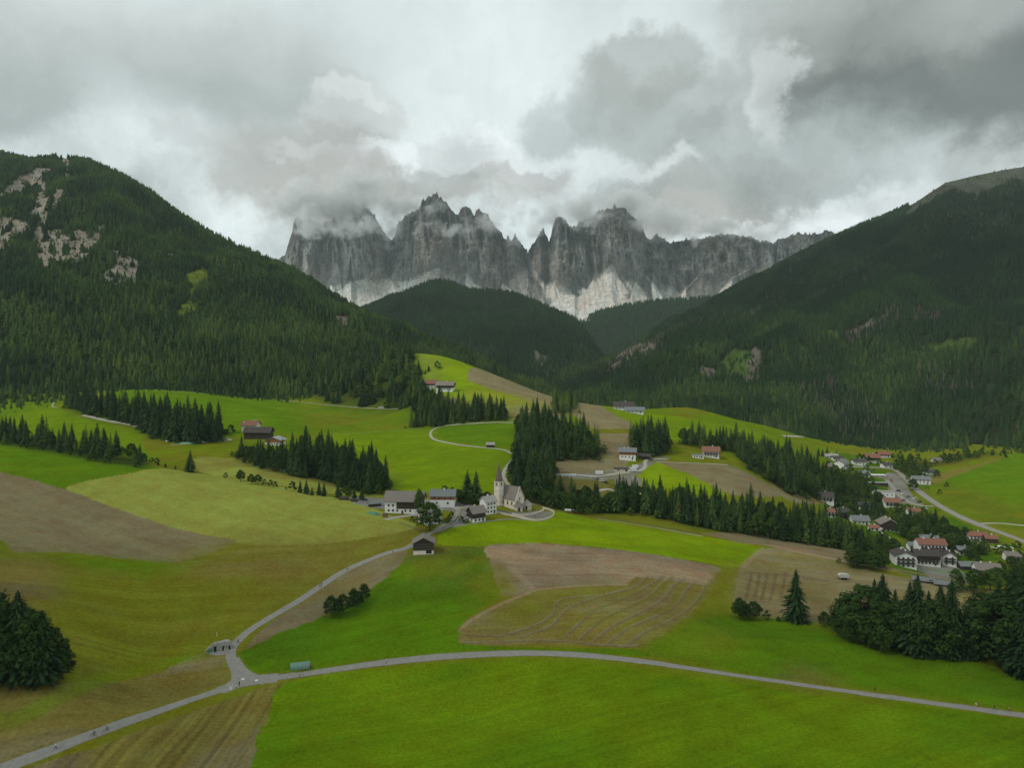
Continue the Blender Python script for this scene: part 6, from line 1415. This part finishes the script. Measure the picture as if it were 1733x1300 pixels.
# ------------------------------------------------------------------ walkers and cyclists
skin = simple_mat('skin', (.55, .36, .27), rough=.6); CL = dict(white=(.75, .74, .72), black=(.02, .02, .022), blue=(.05, .09, .2), red=(.4, .05, .04), grey=(.2, .2, .2), olive=(.1, .1, .05), jeans=(.06, .08, .13), beige=(.45, .38, .28))
CM = {k: simple_mat(k + '_cloth', v, rough=.9) for k, v in CL.items()}; hairm = simple_mat('dark_hair', (.035, .022, .015), rough=.7)
def body_mesh(stride, arm, ride=False):
    """one skinned surface from a jointed skeleton, 1.75 m tall"""
    s = stride
    J = {'pelvis': (0, 0, .95, .15, .11), 'waist': (0, 0, 1.10, .135, .10), 'chest': (0, .01, 1.32, .165, .115), 'neck': (0, 0, 1.49, .055, .055), 'skull0': (0, .02, 1.56, .075, .085), 'skull1': (0, .02, 1.66, .085, .10), 'skull2': (0, .01, 1.745, .05, .06)}
    if ride: J.update({'chest': (0, .22, 1.36, .165, .115), 'waist': (0, .08, 1.14, .135, .10), 'neck': (0, .32, 1.50, .055, .055), 'skull0': (0, .37, 1.56, .075, .085), 'skull1': (0, .40, 1.65, .085, .10), 'skull2': (0, .40, 1.735, .05, .06)})
    E = [('pelvis', 'waist'), ('waist', 'chest'), ('chest', 'neck'), ('neck', 'skull0'), ('skull0', 'skull1'), ('skull1', 'skull2')]
    c = J['chest']
    for sd, sx in (('l', -1), ('r', 1)):
        f = s * sx
        if ride:
            J['hip' + sd] = (.11 * sx, 0, .90, .10, .10); J['knee' + sd] = (.13 * sx, .34, .72 + .1 * sx, .065, .065); J['ankle' + sd] = (.13 * sx, .14, .30 + .12 * sx, .045, .045); J['toe' + sd] = (.13 * sx, .30, .26 + .12 * sx, .04, .03)
            J['sho' + sd] = (.19 * sx, c[1] + .02, 1.42, .065, .065); J['elb' + sd] = (.23 * sx, c[1] + .22, 1.22, .045, .045); J['wri' + sd] = (.22 * sx, c[1] + .42, 1.08, .032, .032); J['han' + sd] = (.21 * sx, c[1] + .50, 1.06, .035, .025)
        else:
            J['hip' + sd] = (.10 * sx, 0, .88, .095, .10); J['knee' + sd] = (.11 * sx, .10 + .16 * f if f > 0 else .02 + .05 * f, .48, .062, .065); J['ankle' + sd] = (.11 * sx, .30 * f - (.06 if f < 0 else 0), .09 + (.06 if f < 0 else 0), .042, .045); J['toe' + sd] = (.12 * sx, .30 * f + .14 - (.06 if f < 0 else 0), .04, .045, .03)
            J['sho' + sd] = (.19 * sx, 0, 1.42, .065, .065); J['elb' + sd] = (.25 * sx, -.10 * f, 1.15, .043, .045); J['wri' + sd] = (.26 * sx, -.28 * f + .06, .92, .030, .032); J['han' + sd] = (.26 * sx, -.32 * f + .08, .82, .038, .022)
        E += [('pelvis', 'hip' + sd), ('hip' + sd, 'knee' + sd), ('knee' + sd, 'ankle' + sd), ('ankle' + sd, 'toe' + sd), ('chest', 'sho' + sd), ('sho' + sd, 'elb' + sd), ('elb' + sd, 'wri' + sd), ('wri' + sd, 'han' + sd)]
    K = list(J); me = bpy.data.meshes.new('skeleton'); me.from_pydata([J[k][:3] for k in K], [(K.index(a), K.index(b_)) for a, b_ in E], [])
    o = bpy.data.objects.new('skeleton', me); COL.objects.link(o); o.modifiers.new('skin', 'SKIN')
    if not me.skin_vertices: bpy.context.view_layer.objects.active = o; bpy.ops.mesh.customdata_skin_add()
    for i, k in enumerate(K): me.skin_vertices[0].data[i].radius = J[k][3:5]; me.skin_vertices[0].data[i].use_root = (k == 'pelvis')
    sb = o.modifiers.new('sub', 'SUBSURF'); sb.levels = 1; sb.render_levels = 1
    dg = bpy.context.evaluated_depsgraph_get(); ev = bpy.data.meshes.new_from_object(o.evaluated_get(dg)); bpy.data.objects.remove(o); ev.name = 'person_body'; ev.materials.clear()
    cz = np.array([p_.center[:] for p_ in ev.polygons]); ev.polygons.foreach_set('use_smooth', [True] * len(cz)); return ev, cz
def dress(src, top, bottom):
    me, cz = src; me = me.copy()
    for mm in (CM[bottom], CM[top], skin, CM['black']): me.materials.append(mm)
    mi = np.where(cz[:, 2] < .10, 3, np.where(cz[:, 2] < .98, 0, np.where(cz[:, 2] < 1.49, 1, 2))); hands = (np.abs(cz[:, 0]) > .2) & (cz[:, 2] < .93); mi = np.where(hands, 2, mi)
    me.polygons.foreach_set('material_index', mi.astype(np.int32)); return me
WALK = body_mesh(1, 1); WALK2 = body_mesh(-.7, 1); STAND = body_mesh(.15, 1); RIDE = body_mesh(0, 0, True)
def hair_on(o, y=.01, z=1.67):
    q = MB(); n = 10
    V = [(.095 * math.sin(t) * math.cos(a), .11 * math.sin(t) * math.sin(a) - .01, .105 * math.cos(t)) for t in (.02, .5, 1.0, 1.5) for a in [6.283 * i / n for i in range(n)]]
    q.add(V, [(r_ * n + i, r_ * n + (i + 1) % n, (r_ + 1) * n + (i + 1) % n, (r_ + 1) * n + i) for r_ in range(3) for i in range(n)]); h_ = q.part('hair', [hairm], o); h_.location = (0, y, z)
def person(label, px, py, top, bottom, src, rz=0):
    o = bpy.data.objects.new('person', dress(src, top, bottom)); COL.objects.link(o); o.location = tuple(at(px, py) + np.array((0, 0, .09))); o.rotation_euler = (0, 0, R(rz)); o.scale = (1.08, 1.08, 1.08); tag(o, label, 'person'); hair_on(o); return o
person('walker in a white shirt and black trousers on the lower lane', 94, 1270, 'white', 'black', WALK, -60)
person('walker in grey beside the green polytunnel lane', 654, 1124, 'white', 'black', STAND, 80)
person('person in dark clothes at the upper side of the road fork', 403, 1090, 'black', 'black', WALK, -30)
person('person in white standing where the roads join', 400, 1168, 'white', 'grey', STAND, 20)
person('second person in dark clothes where the roads join', 405, 1163, 'black', 'jeans', STAND, 160)
person('walker in red halfway up the lane to the barn', 588, 966, 'red', 'black', WALK, -40)
person('walker in black farther down the climbing lane', 544, 993, 'black', 'black', WALK2, -40); person('companion in blue beside the walker in black', 541, 996, 'blue', 'jeans', WALK, -40)
person('walker in grey near the top of the lane by the barn', 665, 937, 'grey', 'black', WALK2, -60)
person('lone walker in black on the far side of the bright meadow lane', 1481, 1172, 'black', 'black', WALK, 70)
person('walker in a white jacket near the far end of the lane', 1652, 1199, 'white', 'beige', WALK2, 80)
person('walker in black between the two pale walkers', 1683, 1203, 'black', 'jeans', WALK, 80); person('walker in beige last on the lane', 1708, 1207, 'beige', 'black', WALK, 80)
person('person in dark red among the gravestones', 905, 876, 'red', 'black', STAND, 30); person('visitor in blue by the churchyard wall', 912, 872, 'blue', 'black', STAND, 0); person('visitor in white by the chapel door', 885, 874, 'white', 'jeans', STAND, 0)
def cyclist(label, px, py, top, rz):
    b0 = empty('bicycle', at(px, py) + np.array((0, 0, .09)), R(rz)); tag(b0, 'bicycle ridden by the ' + label, 'bicycle')
    for y in (-.42, .62):
        q = MB(); n = 20
        for i in range(n):
            a, c_ = 6.283 * i / n, 6.283 * (i + 1) / n
            q.add([(x, y + r_ * math.cos(t), .34 + r_ * math.sin(t)) for t in (a, c_) for r_ in (.30, .345) for x in (-.02, .02)], [(0, 1, 5, 4), (2, 6, 7, 3), (0, 4, 6, 2), (1, 3, 7, 5)])
        q.part('wheel', [rubber], b0)
    q = MB()
    def bar(a, b_, r_=.02): 
        a, b_ = np.array(a), np.array(b_); q.add([(a[0] + sx * r_, a[1], a[2] + sz * r_) for sx in (-1, 1) for sz in (-1, 1)] + [(b_[0] + sx * r_, b_[1], b_[2] + sz * r_) for sx in (-1, 1) for sz in (-1, 1)], [(0, 1, 5, 4), (2, 6, 7, 3), (0, 4, 6, 2), (1, 3, 7, 5)])
    for a, b_ in (((0, -.42, .34), (0, 0, .32)), ((0, -.42, .34), (0, -.08, .80)), ((0, 0, .32), (0, -.1, .9)), ((0, 0, .32), (0, .48, .82)), ((0, -.08, .8), (0, .48, .85)), ((0, .48, 1.02), (0, .62, .34))): bar(a, b_)
    q.part('frame', [paint_r], b0); MB().box(-.25, .25, .46, .52, 1.02, 1.06).part('handlebar', [rubber], b0); MB().box(-.07, .07, -.25, .02, .88, .94).part('saddle', [rubber], b0)
    o = person(label, px, py, top, 'black', RIDE, rz); o.scale = (1, 1, 1)
cyclist('cyclist in grey on the lower lane', 180, 1239, 'grey', -62); cyclist('cyclist in black a little behind the one in grey', 158, 1248, 'black', -62)
paint_floors()

# ------------------------------------------------------------------ air: even haze, and the cloud that clings to the rock peaks
def box_mesh(name, a, b, mat):
    V = [(x, y, z) for z in (a[2], b[2]) for y in (a[1], b[1]) for x in (a[0], b[0])]
    Fc = [(0, 2, 3, 1), (4, 5, 7, 6), (0, 1, 5, 4), (2, 6, 7, 3), (0, 4, 6, 2), (1, 3, 7, 5)]
    return mesh_from(name, V, Fc, mat)
m = bpy.data.materials.new('air'); m.use_nodes = True; T = NT(m.node_tree); T.n.clear()
o_ = T.new('ShaderNodeOutputMaterial'); pv = T.new('ShaderNodeVolumePrincipled'); T.l.new(pv.outputs[0], o_.inputs['Volume'])
pv.inputs['Color'].default_value = (0.74, 0.86, 0.88, 1); pv.inputs['Density'].default_value = HAZE; pv.inputs['Anisotropy'].default_value = 0.0
o = bpy.data.objects.new('haze', box_mesh('haze', (-9000, -300, -120), (9000, 7300, 2480), m)); COL.objects.link(o); tag(o, kind='stuff')

def cloud(name, blobs, dens, label, seed, D0=6000):
    """ragged cloud: an even-lit volume whose density comes from billowing noise held inside a few soft ellipsoids"""
    m = bpy.data.materials.new(name + '_vapour'); m.use_nodes = True; T = NT(m.node_tree); T.n.clear()
    o_ = T.new('ShaderNodeOutputMaterial'); pv = T.new('ShaderNodeVolumePrincipled'); T.l.new(pv.outputs[0], o_.inputs['Volume'])
    geo = T.new('ShaderNodeNewGeometry'); P = geo.outputs['Position']
    n = T.noise(T.mapping(P, loc=(seed * 900, 0, 0)), 0.0042, 7, 0.66)
    Wd = T.vmath('ADD', P, T.vmath('SCALE', T.vmath('SUBTRACT', n.outputs['Color'], (.5, .5, .5)), scale=560))
    tot = None; lo, hi = np.full(3, 1e9), np.full(3, -1e9)
    for px, py, rx, ry, D, rd in blobs:
        c = np.array(((px - CX) / F * D, D, CAMZ + (HY - py) / F * D)); r = np.array((rx / F * D, rd, ry / F * D))
        lo = np.minimum(lo, c - r * 1.5 - 60); hi = np.maximum(hi, c + r * 1.5 + 60)
        L = T.vmath('LENGTH', T.vmath('DIVIDE', T.vmath('SUBTRACT', Wd, tuple(c)), tuple(r)))
        v = T.rng(L, 1.25, 0.45, 0, 1, True)
        tot = v if tot is None else T.math('MAXIMUM', tot, v)
    k = T.math('MULTIPLY', tot, T.rng(n.outputs[0], 0.42, 0.60, 0.0, 1.0, True))
    T.put(pv.inputs['Density'], T.math('MULTIPLY', k, dens)); pv.inputs['Color'].default_value = (0.99, 0.985, 0.98, 1); pv.inputs['Anisotropy'].default_value = 0.1
    hi[2] = min(hi[2], 2440); hi[1] = min(hi[1], 7200)
    o = bpy.data.objects.new(name, box_mesh(name, lo, hi, m)); COL.objects.link(o); tag(o, label, 'cloud', kind='stuff')
    return o
cloud('cloud', [(565,342,85,38,5950,220), (612,330,56,36,6050,220), (662,372,24,42,6050,160), (520,394,26,14,5850,120), (600,388,62,14,5750,110), (545,372,50,22,5850,150), (690,345,30,22,6200,180), (480,350,40,20,6050,180)], 0.020, 'grey cloud wrapped round the leftmost rock massif', 1)
cloud('cloud', [(740,356,24,7,5900,100), (775,388,50,8,5800,80), (838,366,24,22,6050,140), (866,356,30,30,6200,180), (872,398,22,14,5950,90), (712,388,26,6,5850,60), (935,360,34,24,6250,180), (905,388,18,16,6150,120)], 0.010, 'thin wisps drifting across the central pinnacles', 2)
cloud('cloud', [(1010,352,60,20,6000,160), (1058,342,44,22,6200,220), (990,385,24,12,5850,80), (1140,378,76,22,6050,220), (1215,388,66,15,6050,200), (1110,362,50,22,6250,220), (1300,392,50,9,6200,180)], 0.016, 'flat grey cloud sitting on the farther rock massif', 3)

# added sun blockers shaped like cloud: higher than the haze, out of the picture, throwing soft shade on the near meadows and the far slopes
m = bpy.data.materials.new('sun_blocker'); m.use_nodes = True; b = m.node_tree.nodes['Principled BSDF']; b.inputs['Base Color'].default_value = (.9, .9, .9, 1); b.inputs['Roughness'].default_value = 1; b.inputs['Specular IOR Level'].default_value = 0
def overhead(tx, ty, tz, rx, ry, rot, h, label):
    L_ = (h - tz) / math.tan(R(SUN_EL)); cx, cy = tx + L_ * math.sin(R(SUN_AZ)), ty + L_ * math.cos(R(SUN_AZ))
    n1, n2 = 60, 18; V, Fc = [], []
    for j in range(n2 + 1):
        ph = -math.pi / 2 + math.pi * j / n2
        for i in range(n1):
            a = 2 * math.pi * i / n1; c_ = math.cos(ph); x, y = c_ * math.cos(a), c_ * math.sin(a)
            k = .72 + .5 * float(fbm(np.array([x * 2.2 + h * .01 + 5]), np.array([y * 2.2 + tx * .001 + math.sin(ph)]), 4, 5)[0])
            X_, Y_ = rx * x * k, ry * y * k; V.append((X_ * math.cos(rot) - Y_ * math.sin(rot), X_ * math.sin(rot) + Y_ * math.cos(rot), 130 * math.sin(ph) * k * (1 if ph > 0 else .5)))
    for j in range(n2):
        for i in range(n1): Fc.append((j * n1 + i, j * n1 + (i + 1) % n1, (j + 1) * n1 + (i + 1) % n1, (j + 1) * n1 + i))
    o = bpy.data.objects.new('cloud', mesh_from('cloud', V, Fc, m, smooth=True)); COL.objects.link(o); o.location = (cx, cy, h); tag(o, label, 'cloud', kind='stuff')  # unseen blocker in cloud form, added for the shade it throws
    print('cloud at', cx, cy, h, 'py', HY - (h - CAMZ) / max(cy, 1) * F)
overhead(60, -140, 40, 900, 330, 0, 2650, 'broad cloud-shaped sun blocker added overhead')
overhead(-420, 230, 60, 330, 260, .5, 2700, 'small cloud-shaped sun blocker added overhead')
overhead(1500, 2250, 500, 1100, 900, -.5, 2900, 'long cloud-shaped sun blocker added over the shaded slope')
